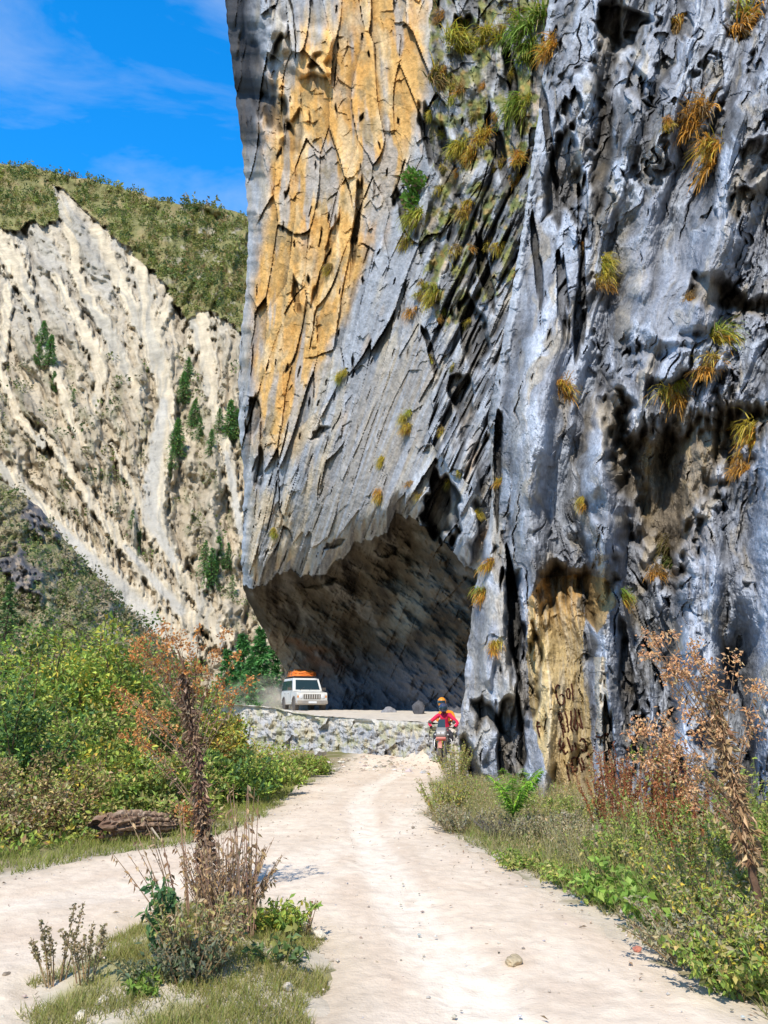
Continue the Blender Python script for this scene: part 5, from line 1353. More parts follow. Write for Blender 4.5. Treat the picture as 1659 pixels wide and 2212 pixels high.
# ------------------------------------------------------------------ stones, log
def stone(name, label, P, size, col, rot=0.0, cat='rock', group=None, flat=.55, sub=3, rough=.22, vein=None, ang=True):
    bm = bmesh.new(); bmesh.ops.create_icosphere(bm, subdivisions=sub, radius=1.0)
    V = np.array([v.co for v in bm.verts]); Fc = np.array([[v.index for v in f.verts] for f in bm.faces]); bm.free()
    sd = int(rng.integers(0, 900))
    q = V.copy()
    if ang:
        for k in range(9):
            n = unit(1)[0]; n[2] *= .8; n /= np.linalg.norm(n); h = rng.uniform(.55, .85); d = np.maximum(V @ n - h, 0); V = V - n * d[:, None] * .95
    V = V * (1 + rough * (fbm(q[:, 0] * 1.6 + q[:, 2], q[:, 1] * 1.6 - q[:, 2], 0, 3, sd))[:, None] + .06 * vn(q[:, 0] * 6 + q[:, 2] * 4, q[:, 1] * 6, 0, sd + 1)[:, None])
    V = V * np.array([1, .75, flat]) * size
    c, s = math.cos(rot), math.sin(rot); V = V @ np.array([[c, s, 0], [-s, c, 0], [0, 0, 1]])
    cc = np.array(col) * (1 + .3 * fbm(q[:, 0] * 3, q[:, 1] * 3 + q[:, 2] * 2, 0, 3, sd + 2))[:, None]
    o = mesh_np(name, V, Fc, M_STONE, cc, False)
    o.location = [float(P[0]), float(P[1]), float(P[2] + flat * size * .35)]
    return props(o, label, cat, group)
for px, py, sz, col, lab, z in [
    (1110, 2082, .075, (.46, .37, .24), 'flat tan stone lying alone in the middle of the road', .02),
    (1377, 2052, .034, (.50, .20, .14), 'small reddish stone near the right edge of the road', .02),
    (1000, 1790, .05, (.25, .2, .15), 'brown stone at the road edge below the yellow green bush', .03),
    (320, 1650, .42, (.52, .42, .31), 'large pale boulder lying in the left thicket', .5),
    (690, 1628, .30, (.58, .56, .53), 'pale boulder at the foot of the rock ledge by the green bushes', .05),
    (575, 1630, .35, (.50, .48, .45), 'grey boulder below the left end of the rock ledge', .1),
    (440, 1995, .10, (.66, .60, .50), 'white flat stone on the road side of the island, beside the stalk', .02),
    (225, 2168, .055, (.66, .58, .47), 'pale stone in the grass at the front of the island, left of the others', .06),
    (330, 2112, .05, (.62, .56, .47), 'pale stone between the grey green weeds and the seeding grass', .06),
    (540, 2170, .05, (.68, .62, .53), 'white stone in the grass at the front right of the island', .06),
    (505, 2165, .035, (.62, .56, .46), 'small pale stone left of the white one at the island front', .06),
    (175, 2200, .06, (.64, .57, .46), 'flat pale stone at the bottom left corner of the island', .05),
    (690, 2020, .06, (.62, .55, .45), 'pale stone on the right rim of the island', .03),
    (620, 2135, .045, (.6, .53, .43), 'tan stone on the right side of the island', .05),
    (15, 2108, .035, (.3, .24, .18), 'dark flat stone on the left road fork near the border', .02),
    (892, 1788, .03, (.28, .23, .18), 'small dark stone on the road below the riders', .02),
]:
    P = gnd(px, py, z if z < .2 else .0); 
    if z >= .2: P = gnd(px, 1700, 0); P = np.array([at(px, py, 13.2)[0], 13.2, at(px, py, 13.2)[2] - .1])
    stone('stone' if sz < .2 else 'boulder', lab, P, sz, col, rng.uniform(0, 3), 'stone' if sz < .2 else 'boulder', 'loose stones' if sz < .2 else None)
# rocks beneath the overhang
for px, py, Y, sz, col, lab, fl in [(906, 1540, 35.5, .36, (.10, .10, .11), 'grey leaning slab standing in the shade under the overhang', 1.3), (840, 1552, 38, .45, (.26, .26, .28), 'low dark rock along the back wall under the overhang', .6)]:
    P = at(px, py, Y); P[2] = 1.3; stone('boulder', lab, P, sz, col, .6, 'boulder', None, fl)
def gravel():
    ac = Acc()
    oc = np.array([[1, 0, 0], [-1, 0, 0], [0, 1, 0], [0, -1, 0], [0, 0, 1], [0, 0, -1]], float)
    T = [(0, 2, 4), (2, 1, 4), (1, 3, 4), (3, 0, 4), (2, 0, 5), (1, 2, 5), (3, 1, 5), (0, 3, 5)]
    p = scatter(34000, -8, 6, 3.0, 22, lambda x, y: (edge_dist(x, y, ROAD_POLY) > -.15) & (rng.random(len(x)) < .16 + .5 * ss(.7, .0, np.abs(edge_dist(x, y, ROAD_POLY))) + .2 * ss(.3, 0, np.abs(edge_dist(x, y, ISLE_POLY)))))
    g = np.c_[rng.normal(.2, 1.5, 480), rng.normal(25.6, 1.8, 480)]; g = g[(g[:, 1] < 29) & (g[:, 0] < 1.6)]
    s = np.concatenate([.004 + .016 * rng.random(len(p)) ** 4, .02 + .11 * rng.random(len(g)) ** 5]); p = np.concatenate([p, g])
    n = len(p); z = zg(p[:, 0], p[:, 1]) + .02
    V = oc[None] * rng.uniform(.6, 1.3, (n, 6, 1)) * np.array([1, 1, .6]) * s[:, None, None]
    a = rng.uniform(0, 6.28, n); c, q = np.cos(a), np.sin(a)
    V = np.stack([V[..., 0] * c[:, None] - V[..., 1] * q[:, None], V[..., 0] * q[:, None] + V[..., 1] * c[:, None], V[..., 2]], -1) + np.c_[p, z][:, None]
    b = (np.arange(n) * 6)[:, None, None]
    ac.add(V.reshape(-1, 3), None, (np.array(T)[None] + b).reshape(-1, 3), np.repeat(pick([(.55, .47, .37), (.42, .35, .27), (.66, .60, .52), (.33, .28, .22), (.48, .46, .44)], n), 6, axis=0))
    props(ac.build('gravel', M_STONE), 'loose gravel and pebbles strewn along the road edges', 'gravel', None, 'stuff')
    # bits of straw and dead leaf on the road
    ac = Acc()
    p = scatter(9000, -6, 6, 3.2, 18, lambda x, y: (edge_dist(x, y, ROAD_POLY) > -.1) & (rng.random(len(x)) < .03 + .5 * ss(.8, 0, np.abs(edge_dist(x, y, ROAD_POLY)))))
    n = len(p); D = np.c_[rng.normal(0, 1, (n, 2)), rng.normal(.1, .12, n)]; L = rng.uniform(.015, .06, n)
    ac.leaves(np.c_[p, zg(p[:, 0], p[:, 1]) + .028], D, np.tile([0, 0, 1.0], (n, 1)) + rng.normal(0, .3, (n, 3)), L, L * rng.uniform(.1, .5, n), pick([(.22, .15, .09), (.30, .2, .12), (.16, .12, .08)], n))
    props(ac.build('leaf_litter', M_DRY), 'dry leaf and twig litter along the road edges', 'leaf litter', None, 'stuff')
gravel()

def log():
    a, b = gnd(212, 1825, .0), gnd(378, 1800, .0)
    d = b - a; L = np.linalg.norm(d); ang = math.atan2(d[1], d[0])
    U, T = np.meshgrid(np.linspace(0, 1, 70), np.linspace(0, 2 * np.pi, 49))
    r = .165 * (1 - .35 * U ** 2) * (1 + .10 * fbm(U * 9, np.cos(T) * 2, 0, 3, 951)) * ss(-.06, .05, U) ** .4 * ss(1.06, .9, U) ** .5
    # split bark plates that run along the log
    w = ss(.3, .6, ridged(T * 2.6 / 1.0, U * 2.2 + .6 * vn(U * 8, T, 0, 953), 0, 2, 952)); r = r - .035 * w + .02 * fbm(U * 24, T * 4, 0, 3, 954)
    under = ss(.2, -.8, np.sin(T)); r = r * (1 - .25 * under * (1 - U))
    x = U * L + .02 * fbm(T * 2, U * 3, 0, 2, 955) - .1 * (1 - ss(0, .1, U)) * np.sin(T * 3)
    V = np.stack([x, np.cos(T) * r * 1.25, np.sin(T) * r + .17 + .03 * np.sin(U * 5)], -1)
    col = np.empty(U.shape + (3,)); col[:] = (.34, .23, .155); col = mixc(col, (.13, .075, .05), w * .9); col = mixc(col, (.46, .36, .27), ss(.05, .5, fbm(U * 16, T * 2, 0, 3, 956)) * .7 * ss(-.2, .8, np.sin(T))); col = mixc(col, (.2, .11, .07), ss(.25, 0, U) * .5)
    o = empty('log', a, 'weathered reddish brown log with split bark lying at the left road edge', 'log', rz=ang)
    mesh_np('trunk', V, grid_faces(*U.shape), M_BARK, col, False, o)
    ac = Acc()
    for k in range(10):
        u = rng.uniform(0, .6); th = rng.uniform(-2.6, -.4) ; c = np.array([u * L, math.cos(th) * .19, math.sin(th) * .14 + .17])
        dd = np.array([rng.uniform(.12, .3), rng.normal(0, .04), rng.uniform(-.05, .03)])
        ac.leaves([c], np.array([dd]), np.array([[0, math.cos(th), math.sin(th)]]), np.linalg.norm(dd), .06, (.24, .14, .09), .6)
    ac.tube([(.55 * L, -.18, .14), (.60 * L, -.26, .03), (.62 * L, -.3, -.02)], [.014, .012, .008], 5, (.50, .42, .32))
    ac.build('loose_bark', M_BARK, o)
log()
# ------------------------------------------------------------------ vehicle, motorcycle, riders
P_WHITE = mat_plain('dusty_white_paint', (.70, .72, .72), .35, 0, .06, 3, .5, coat=.4)
P_GLASS = mat_plain('dark_glass', (.02, .045, .06), .08, 0, .1, 2, .7)
P_BLACK = mat_plain('black_plastic', (.022, .022, .025), .5, 0, .2, 6)
P_RUBBER = mat_plain('dusty_rubber', (.12, .105, .09), .9, 0, .3, 9, .2)
P_METAL = mat_plain('grey_metal', (.42, .42, .43), .35, .8, .1, 9)
P_LAMP = mat_plain('lamp_glass', (.75, .77, .80), .12, 0, .05, 5, .8)
P_ORANGE = mat_plain('orange_tarpaulin', (.78, .20, .03), .6, 0, .12, 5, .3, .02)
P_RED = mat_plain('red_paint', (.55, .03, .03), .35, 0, .1, 6, .5)
P_GREY = mat_plain('grey_fairing', (.16, .17, .19), .3, 0, .15, 5, .6)
P_AMBER = mat_plain('amber_lens', (.75, .25, .02), .25, 0, .05, 5)

def dusty(m, z0, z1, col=(.52, .44, .34)):
    nt = m.node_tree; b = nt.nodes['Principled BSDF']; src = b.inputs['Base Color'].links[0].from_socket
    tc = N(nt, 'ShaderNodeTexCoord'); sx = N(nt, 'ShaderNodeSeparateXYZ'); nt.links.new(tc.outputs['Object'], sx.inputs[0])
    nz = N(nt, 'ShaderNodeTexNoise', Scale=3.5, Detail=6.0); nt.links.new(tc.outputs['Object'], nz.inputs['Vector'])
    mr = N(nt, 'ShaderNodeMapRange'); mr.inputs[1].default_value = z1; mr.inputs[2].default_value = z0; mr.inputs[4].default_value = 1.3
    nt.links.new(sx.outputs['Z'], mr.inputs[0])
    mu = N(nt, 'ShaderNodeMath', operation='MULTIPLY', use_clamp=True); nt.links.new(mr.outputs[0], mu.inputs[0]); nt.links.new(nz.outputs[0], mu.inputs[1])
    mx = N(nt, 'ShaderNodeMix', data_type='RGBA'); mx.inputs['B'].default_value = (*col, 1)
    nt.links.new(mu.outputs[0], mx.inputs['Factor']); nt.links.new(src, mx.inputs['A']); nt.links.new(mx.outputs['Result'], b.inputs['Base Color'])
    b.inputs['Roughness'].default_value = max(b.inputs['Roughness'].default_value, .45)
dusty(P_WHITE, .3, 1.5); dusty(P_GREY, .2, 1.3); dusty(P_BLACK, .0, 2.2, (.3, .25, .2)); dusty(P_RED, .2, 1.2)

def bmobj(name, bm, mat, parent, bevel=0.0, smooth=False, loc=None):
    bmesh.ops.recalc_face_normals(bm, faces=bm.faces)
    me = bpy.data.meshes.new(name); bm.to_mesh(me); bm.free(); me.materials.append(mat)
    if smooth: me.polygons.foreach_set('use_smooth', np.ones(len(me.polygons), bool))
    o = bpy.data.objects.new(name, me); C.objects.link(o)
    if parent: o.parent = parent
    if loc: o.location = loc
    if bevel:
        m = o.modifiers.new('bevel', 'BEVEL'); m.width = bevel; m.segments = 2; m.limit_method = 'ANGLE'
    return o
def bm_box(bm, c, s, M=None):
    r = bmesh.ops.create_cube(bm, size=1.0)['verts']
    for v in r:
        q = Vector((v.co.x * s[0], v.co.y * s[1], v.co.z * s[2])); v.co = (M @ q if M else q) + Vector(c)
    return r
def bm_prism(bm, prof, y0, y1, top=None):
    """profile in x, z pushed from y0 to y1; top(z) narrows it"""
    f = lambda z: 1.0 if top is None else top(z)
    A = [bm.verts.new((x, y0 * f(z), z)) for x, z in prof]; B = [bm.verts.new((x, y1 * f(z), z)) for x, z in prof]
    n = len(prof)
    bm.faces.new(A); bm.faces.new(B[::-1])
    for i in range(n): bm.faces.new((A[i], B[i], B[(i + 1) % n], A[(i + 1) % n]))
def bm_lathe(bm, prof, axis='y', seg=28, c=(0, 0, 0)):
    rings = []
    for r, h in prof:
        ring = []
        for k in range(seg):
            a = 2 * math.pi * k / seg; u, v = r * math.cos(a), r * math.sin(a)
            p = {'y': (u, h, v), 'z': (u, v, h), 'x': (h, u, v)}[axis]
            ring.append(bm.verts.new(Vector(p) + Vector(c)))
        rings.append(ring)
    for a, b in zip(rings[:-1], rings[1:]):
        for k in range(seg): bm.faces.new((a[k], a[(k + 1) % seg], b[(k + 1) % seg], b[k]))
    if prof[0][0] > 1e-4: bm.faces.new(rings[0])
    if prof[-1][0] > 1e-4: bm.faces.new(rings[-1])
def bm_quad(bm, pts, th=.012):
    """thin panel through 4 points"""
    p = [Vector(q) for q in pts]; n = (p[1] - p[0]).cross(p[2] - p[0]).normalized() * th
    A = [bm.verts.new(q) for q in p]; B = [bm.verts.new(q + n) for q in p]
    bm.faces.new(A); bm.faces.new(B[::-1])
    for i in range(4): bm.faces.new((A[i], B[i], B[(i + 1) % 4], A[(i + 1) % 4]))
def bm_tube(bm, path, r, seg=8):
    pts = [Vector(p) for p in path]; rings = []
    for i, p in enumerate(pts):
        t = (pts[min(i + 1, len(pts) - 1)] - pts[max(i - 1, 0)]).normalized()
        a = t.cross(Vector((0, 0, 1)) if abs(t.z) < .9 else Vector((1, 0, 0))).normalized(); b = t.cross(a)
        rr = r[i] if isinstance(r, (list, tuple)) else r
        rings.append([bm.verts.new(p + (a * math.cos(2 * math.pi * k / seg) + b * math.sin(2 * math.pi * k / seg)) * rr) for k in range(seg)])
    for a, b in zip(rings[:-1], rings[1:]):
        for k in range(seg): bm.faces.new((a[k], a[(k + 1) % seg], b[(k + 1) % seg], b[k]))
    bm.faces.new(rings[0]); bm.faces.new(rings[-1])

def build_car(loc, yaw):
    o = empty('off_road_vehicle', loc, 'boxy white off road vehicle with orange roof luggage on the ledge road', 'vehicle', rz=yaw)
    arch = lambda cx, r: [(cx + r * math.cos(a), .36 + r * math.sin(a)) for a in np.linspace(0, math.pi, 11)]
    prof = [(2.02, .46), (2.06, .60), (2.05, .92), (1.98, 1.02), (1.0, 1.10), (.96, 1.12), (-2.1, 1.12), (-2.14, .9), (-2.12, .46)] + arch(-1.32, .43)[::-1] + arch(1.38, .43)[::-1]
    prof = [(2.02, .46), (2.06, .60), (2.05, .92), (1.98, 1.02), (1.0, 1.10), (.96, 1.12), (-2.1, 1.12), (-2.14, .9), (-2.12, .46), (-1.75, .42)] + arch(-1.32, .43)[::-1] + [(-.89, .40), (.95, .40)] + arch(1.38, .43)[::-1] + [(1.81, .44)]
    bm = bmesh.new(); bm_prism(bm, prof, -.86, .86); body = bmobj('body', bm, P_WHITE, o, .025)
    bm = bmesh.new(); bm_prism(bm, [(1.02, 1.115), (.55, 1.80), (.40, 1.86), (-2.02, 1.87), (-2.12, 1.115)], -.85, .85, lambda z: 1 - .14 * max(0, (z - 1.1) / .76)); bmobj('cabin', bm, P_WHITE, o, .03)
    bm = bmesh.new(); bm_quad(bm, [(.965, -.70, 1.20), (.965, .70, 1.20), (.585, .63, 1.745), (.585, -.63, 1.745)], .012); ws = bmobj('windscreen', bm, P_GLASS, o)
    bm = bmesh.new(); bm_tube(bm, [(1.0, .1, 1.18), (.85, .35, 1.36)], .008); bm_tube(bm, [(1.0, -.45, 1.18), (.87, -.15, 1.35)], .008); bmobj('wipers', bm, P_BLACK, ws)
    for s in (-1, 1):
        for x0, x1, x2, x3 in ((.72, -.28, -.28, .36), (-.36, -1.18, -1.18, -.36), (-1.26, -2.0, -1.95, -1.26)):
            bm = bmesh.new(); q = [(x0, s * .853, 1.19), (x1, s * .853, 1.19), (x2, s * .778, 1.72), (x3, s * .778, 1.72)]
            bm_quad(bm, q if s > 0 else q[::-1], -.012 if False else .012); bmobj('side_window', bm, P_GLASS, o)
        for x0, x1 in ((.74, -.30), (-.34, -1.2)):
            bm = bmesh.new(); bm_box(bm, ((x0 + x1) / 2, s * .863, .80), (abs(x0 - x1), .012, .60)); d = bmobj('door', bm, P_WHITE, o, .006)
            bm = bmesh.new(); bm_box(bm, (x1 + .14, s * .878, 1.0), (.14, .02, .03)); bmobj('handle', bm, P_BLACK, d)
        bm = bmesh.new(); bm_box(bm, (.74, s * 1.0, 1.24), (.09, .20, .16)); bm_tube(bm, [(.76, s * .84, 1.18), (.75, s * .92, 1.2)], .018); bmobj('mirror', bm, P_BLACK, o, .02)
        bm = bmesh.new(); bm_lathe(bm, [(.0, 2.055), (.10, 2.075), (.115, 2.06), (.12, 2.03)], 'x', 20, (0, s * .62, .80)); bmobj('headlight', bm, P_LAMP, o, smooth=True)
        bm = bmesh.new(); bm_box(bm, (2.03, s * .79, .80), (.06, .08, .12)); bmobj('indicator', bm, P_AMBER, o, .01)
        bm = bmesh.new(); bm_lathe(bm, [(0, 2.19), (.06, 2.20), (.07, 2.16)], 'x', 14, (0, s * .55, .52)); bmobj('fog_lamp', bm, P_LAMP, o, smooth=True)
        for cx in (1.38, -1.32):
            bm = bmesh.new(); pts = [(cx + .45 * math.cos(a), s * .87, .36 + .45 * math.sin(a)) for a in np.linspace(.05, math.pi - .05, 13)]; bm_tube(bm, pts, .045, 6); bmobj('wheel_arch', bm, P_BLACK, o)
            wl = empty('wheel', (cx, s * .76, .37)); wl.parent = o
            bm = bmesh.new(); bm_lathe(bm, [(.22, -.12), (.33, -.125), (.37, -.09), (.375, 0), (.37, .09), (.33, .125), (.22, .12)], 'y', 32)
            for k in range(24):
                a = 2 * math.pi * k / 24; bm_box(bm, (.375 * math.cos(a), 0, .375 * math.sin(a)), (.02, .2, .04), Matrix.Rotation(-a, 3, 'Y'))
            bmobj('tyre', bm, P_RUBBER, wl)
            bm = bmesh.new(); bm_lathe(bm, [(.0, s * .06), (.06, s * .09), (.08, s * .06), (.17, s * .05), (.2, s * .1), (.225, s * .115), (.225, -s * .1), (0, -s * .1)], 'y', 24); bmobj('rim', bm, P_METAL, wl)
    bm = bmesh.new(); bm_box(bm, (2.055, 0, .80), (.03, .96, .26)); g = bmobj('grille', bm, P_BLACK, o, .01)
    for k in range(7):
        bm = bmesh.new(); bm_box(bm, (2.078, -.39 + .13 * k, .80), (.02, .045, .22)); bmobj('grille_bar', bm, P_WHITE, g, .008)
    bm = bmesh.new(); bm_box(bm, (2.12, 0, .50), (.16, 1.74, .20)); bmobj('front_bumper', bm, P_GREY, o, .03)
    bm = bmesh.new(); bm_box(bm, (2.207, 0, .50), (.012, .46, .11)); bmobj('number_plate', bm, P_LAMP, o)
    bm = bmesh.new(); bm_box(bm, (1.45, 0, 1.085), (.85, 1.2, .05), Matrix.Rotation(R(4.5), 3, 'Y')); bmobj('bonnet', bm, P_WHITE, o, .03)
    bm = bmesh.new()
    for s in (-1, 1):
        bm_tube(bm, [(.35, s * .66, 1.96), (-1.95, s * .66, 1.96)], .02)
        for x in (.3, -.7, -1.9): bm_tube(bm, [(x, s * .66, 1.96), (x, s * .68, 1.86)], .015)
    for x in (.35, -.4, -1.2, -1.95): bm_tube(bm, [(x, -.66, 1.96), (x, .66, 1.96)], .016)
    bmobj('roof_rack', bm, P_BLACK, o)
    bm = bmesh.new(); bm_tube(bm, [(1.05, .8, 1.1), (1.02, .82, 1.9)], .006, 5); bmobj('aerial', bm, P_BLACK, o)
    # luggage: lies on the rack
    M = Matrix.Rotation(yaw, 4, 'Z'); c = Vector(loc) + M.to_3x3() @ Vector((-.75, 0, 1.975))
    lg = empty('roof_luggage', c, 'bundle of luggage under an orange tarpaulin on the vehicle roof', 'luggage', rz=yaw)
    U, T = np.meshgrid(np.linspace(0, 2 * np.pi, 56), np.linspace(0, 1, 26))
    rr = np.where(T < .55, 1.0 - .06 * T, (1 - ((T - .55) / .45) ** 2.2) ** .5)
    x = np.sign(np.cos(U)) * np.abs(np.cos(U)) ** .6 * rr * 1.12; y = np.sign(np.sin(U)) * np.abs(np.sin(U)) ** .6 * rr * .72
    z = np.minimum(1, T / .55) * .20 + ss(.5, 1, T) * .13
    bump = .09 * fbm(x * 3, y * 3 + z * 5, 0, 3, 971) + .05 * vn(x * 1.6, y * 1.6, 0, 972)
    V = np.stack([x * (1 + bump), y * (1 + bump), np.maximum(0, z * (1 + .5 * np.cos(x * 2.2) * .25) + bump * 1.2 * (T > .1))], -1)
    mesh_np('tarpaulin', V, grid_faces(*U.shape), P_ORANGE, None, True, lg)
    bm = bmesh.new()
    for xx in (-.6, 0, .6): bm_tube(bm, [(xx, -.74, .02), (xx, -.70, .24), (xx, -.4, .40), (xx, 0, .44), (xx, .4, .40), (xx, .70, .24), (xx, .74, .02)], .012, 6)
    bmobj('rope', bm, P_BLACK, lg)
    return o
cp = at(655, 1537, 45.0)
build_car((cp[0], cp[1], cp[2]), math.radians(-90 + 19))

def build_bike(loc, yaw):
    o = empty('motorcycle', loc, 'dark motorcycle with a red nose and two riders coming round the pillar', 'motorcycle', rz=yaw)
    for nm, cx in (('front', .72), ('rear', -.68)):
        wl = empty('wheel', (cx, 0, .32)); wl.parent = o
        bm = bmesh.new(); w = .05 if nm == 'front' else .065
        bm_lathe(bm, [(.25, -w), (.29, -w * 1.1), (.315, -w * .6), (.32, 0), (.315, w * .6), (.29, w * 1.1), (.25, w)], 'y', 36); bmobj('tyre', bm, P_RUBBER, wl, smooth=True)
        bm = bmesh.new(); bm_lathe(bm, [(.235, -.03), (.255, -.035), (.255, .035), (.235, .03)], 'y', 30); bm_lathe(bm, [(.04, -.06), (.04, .06)], 'y', 12)
        for k in range(5):
            a = 2 * math.pi * k / 5; bm_tube(bm, [(.03 * math.cos(a), 0, .03 * math.sin(a)), (.24 * math.cos(a), 0, .24 * math.sin(a))], .014, 6)
        bmobj('rim', bm, P_METAL, wl)
        bm = bmesh.new(); bm_lathe(bm, [(.05, .07), (.13, .07), (.13, .075), (.05, .075)], 'y', 24); bmobj('brake_disc', bm, P_METAL, wl)
    for s in (-1, 1):
        bm = bmesh.new(); bm_tube(bm, [(.72, s * .09, .32), (.56, s * .09, .72), (.46, s * .09, 1.0)], [.028, .026, .022], 10); bmobj('fork_leg', bm, P_METAL, o, smooth=True)
        bm = bmesh.new(); bm_tube(bm, [(.45, s * .04, 1.04), (.42, s * .2, 1.08), (.32, s * .38, 1.06)], .014, 8); hb = bmobj('handlebar', bm, P_BLACK, o, smooth=True)
        bm = bmesh.new(); bm_tube(bm, [(.36, s * .30, 1.065), (.31, s * .42, 1.055)], .019, 8); bmobj('grip', bm, P_BLACK, hb, smooth=True)
        bm = bmesh.new(); bm_tube(bm, [(.42, s * .22, 1.09), (.44, s * .34, 1.2)], .007, 6); bm_lathe(bm, [(0, -.012), (.055, -.01), (.06, .012), (0, .018)], 'x', 16, (.45, s * .38, 1.24)); bmobj('mirror', bm, P_BLACK, o, smooth=True)
        bm = bmesh.new(); bm_lathe(bm, [(0, .05), (.02, .045), (.026, 0), (.02, -.03)], 'x', 12, (.56, s * .2, .86)); bm_tube(bm, [(.56, s * .1, .86), (.56, s * .19, .86)], .008, 6); bmobj('indicator', bm, P_LAMP, o, smooth=True)
        bm = bmesh.new(); bm_tube(bm, [(.25, s * .10, .80), (.30, s * .26, .70), (.32, s * .28, .48), (.20, s * .14, .36)], .014, 8); bmobj('crash_bar', bm, P_METAL, o, smooth=True)
        bm = bmesh.new(); bm_tube(bm, [(.06, s * .12, .34), (.06, s * .30, .34)], .014, 8); bmobj('foot_peg', bm, P_METAL, o)
        bm = bmesh.new(); bm_prism(bm, [(.66, .98), (.70, .84), (.60, .70), (.34, .62), (.16, .74), (.30, .92), (.52, 1.02)], s * .07, s * .17); bmobj('side_fairing', bm, P_GREY, o, .02)
    bm = bmesh.new(); bm_prism(bm, [(.58, 1.10), (.72, .98), (.75, .86), (.68, .74), (.52, .78), (.44, 1.0)], -.15, .15, lambda z: 1.15 - .5 * abs(z - .95) * 2); bmobj('front_fairing', bm, P_GREY, o, .03)
    bm = bmesh.new(); bm_prism(bm, [(.72, .80), (.755, .76), (.70, .68), (.56, .70)], -.16, .16); bmobj('nose_panel', bm, P_RED, o, .02)
    for s in (-1, 1):
        bm = bmesh.new(); bm_box(bm, (.735, s * .065, .90), (.03, .10, .07), Matrix.Rotation(R(20), 3, 'Y')); bmobj('headlight', bm, P_LAMP, o, .012)
    bm = bmesh.new(); bm_quad(bm, [(.60, -.13, 1.08), (.60, .13, 1.08), (.46, .10, 1.32), (.46, -.10, 1.32)], .006); bmobj('windshield', bm, P_GLASS, o)
    bm = bmesh.new(); pts = [(.72 + .36 * math.cos(a), 0, .32 + .36 * math.sin(a)) for a in np.linspace(.5, 2.5, 9)]
    A = [[bm.verts.new((p[0], y, p[2] - abs(y) * .3)) for p in pts] for y in (-.065, 0, .065)]
    for r0, r1 in zip(A[:-1], A[1:]):
        for k in range(8): bm.faces.new((r0[k], r0[k + 1], r1[k + 1], r1[k]))
    bmobj('mudguard', bm, P_RED, o, smooth=True)
    bm = bmesh.new(); bm_prism(bm, [(.42, .92), (.34, 1.02), (.02, 1.0), (-.10, .88), (-.05, .76), (.36, .74)], -.15, .15, lambda z: 1.1 - .6 * max(0, z - .86) * 2); bmobj('fuel_tank', bm, P_RED, o, .04)
    bm = bmesh.new(); bm_prism(bm, [(-.06, .84), (-.10, .90), (-.45, .88), (-.5, .96), (-.95, .97), (-.98, .90), (-.4, .78)], -.13, .13); bmobj('seat', bm, P_BLACK, o, .03)
    bm = bmesh.new(); bm_box(bm, (.12, 0, .48), (.42, .26, .34)); bm_lathe(bm, [(.1, -.17), (.12, -.1), (.12, .1), (.1, .17)], 'y', 16, (.1, 0, .46)); bmobj('engine', bm, P_GREY, o, .02)
    bm = bmesh.new(); bm_tube(bm, [(.3, .1, .42), (.2, .15, .28), (-.4, .16, .32), (-.85, .19, .46)], [.025, .025, .05, .06], 10); bmobj('exhaust', bm, P_METAL, o, smooth=True)
    bm = bmesh.new(); bm_tube(bm, [(-.68, -.1, .32), (-.1, -.1, .42)], .03, 8); bm_tube(bm, [(-.68, .1, .32), (-.1, .1, .42)], .03, 8); bmobj('swing_arm', bm, P_METAL, o)
    bm = bmesh.new(); bm_prism(bm, [(-.86, .93), (-.98, .9), (-1.05, .8), (-.95, .78), (-.7, .86)], -.1, .1); bmobj('tail', bm, P_GREY, o, .015)
    return o

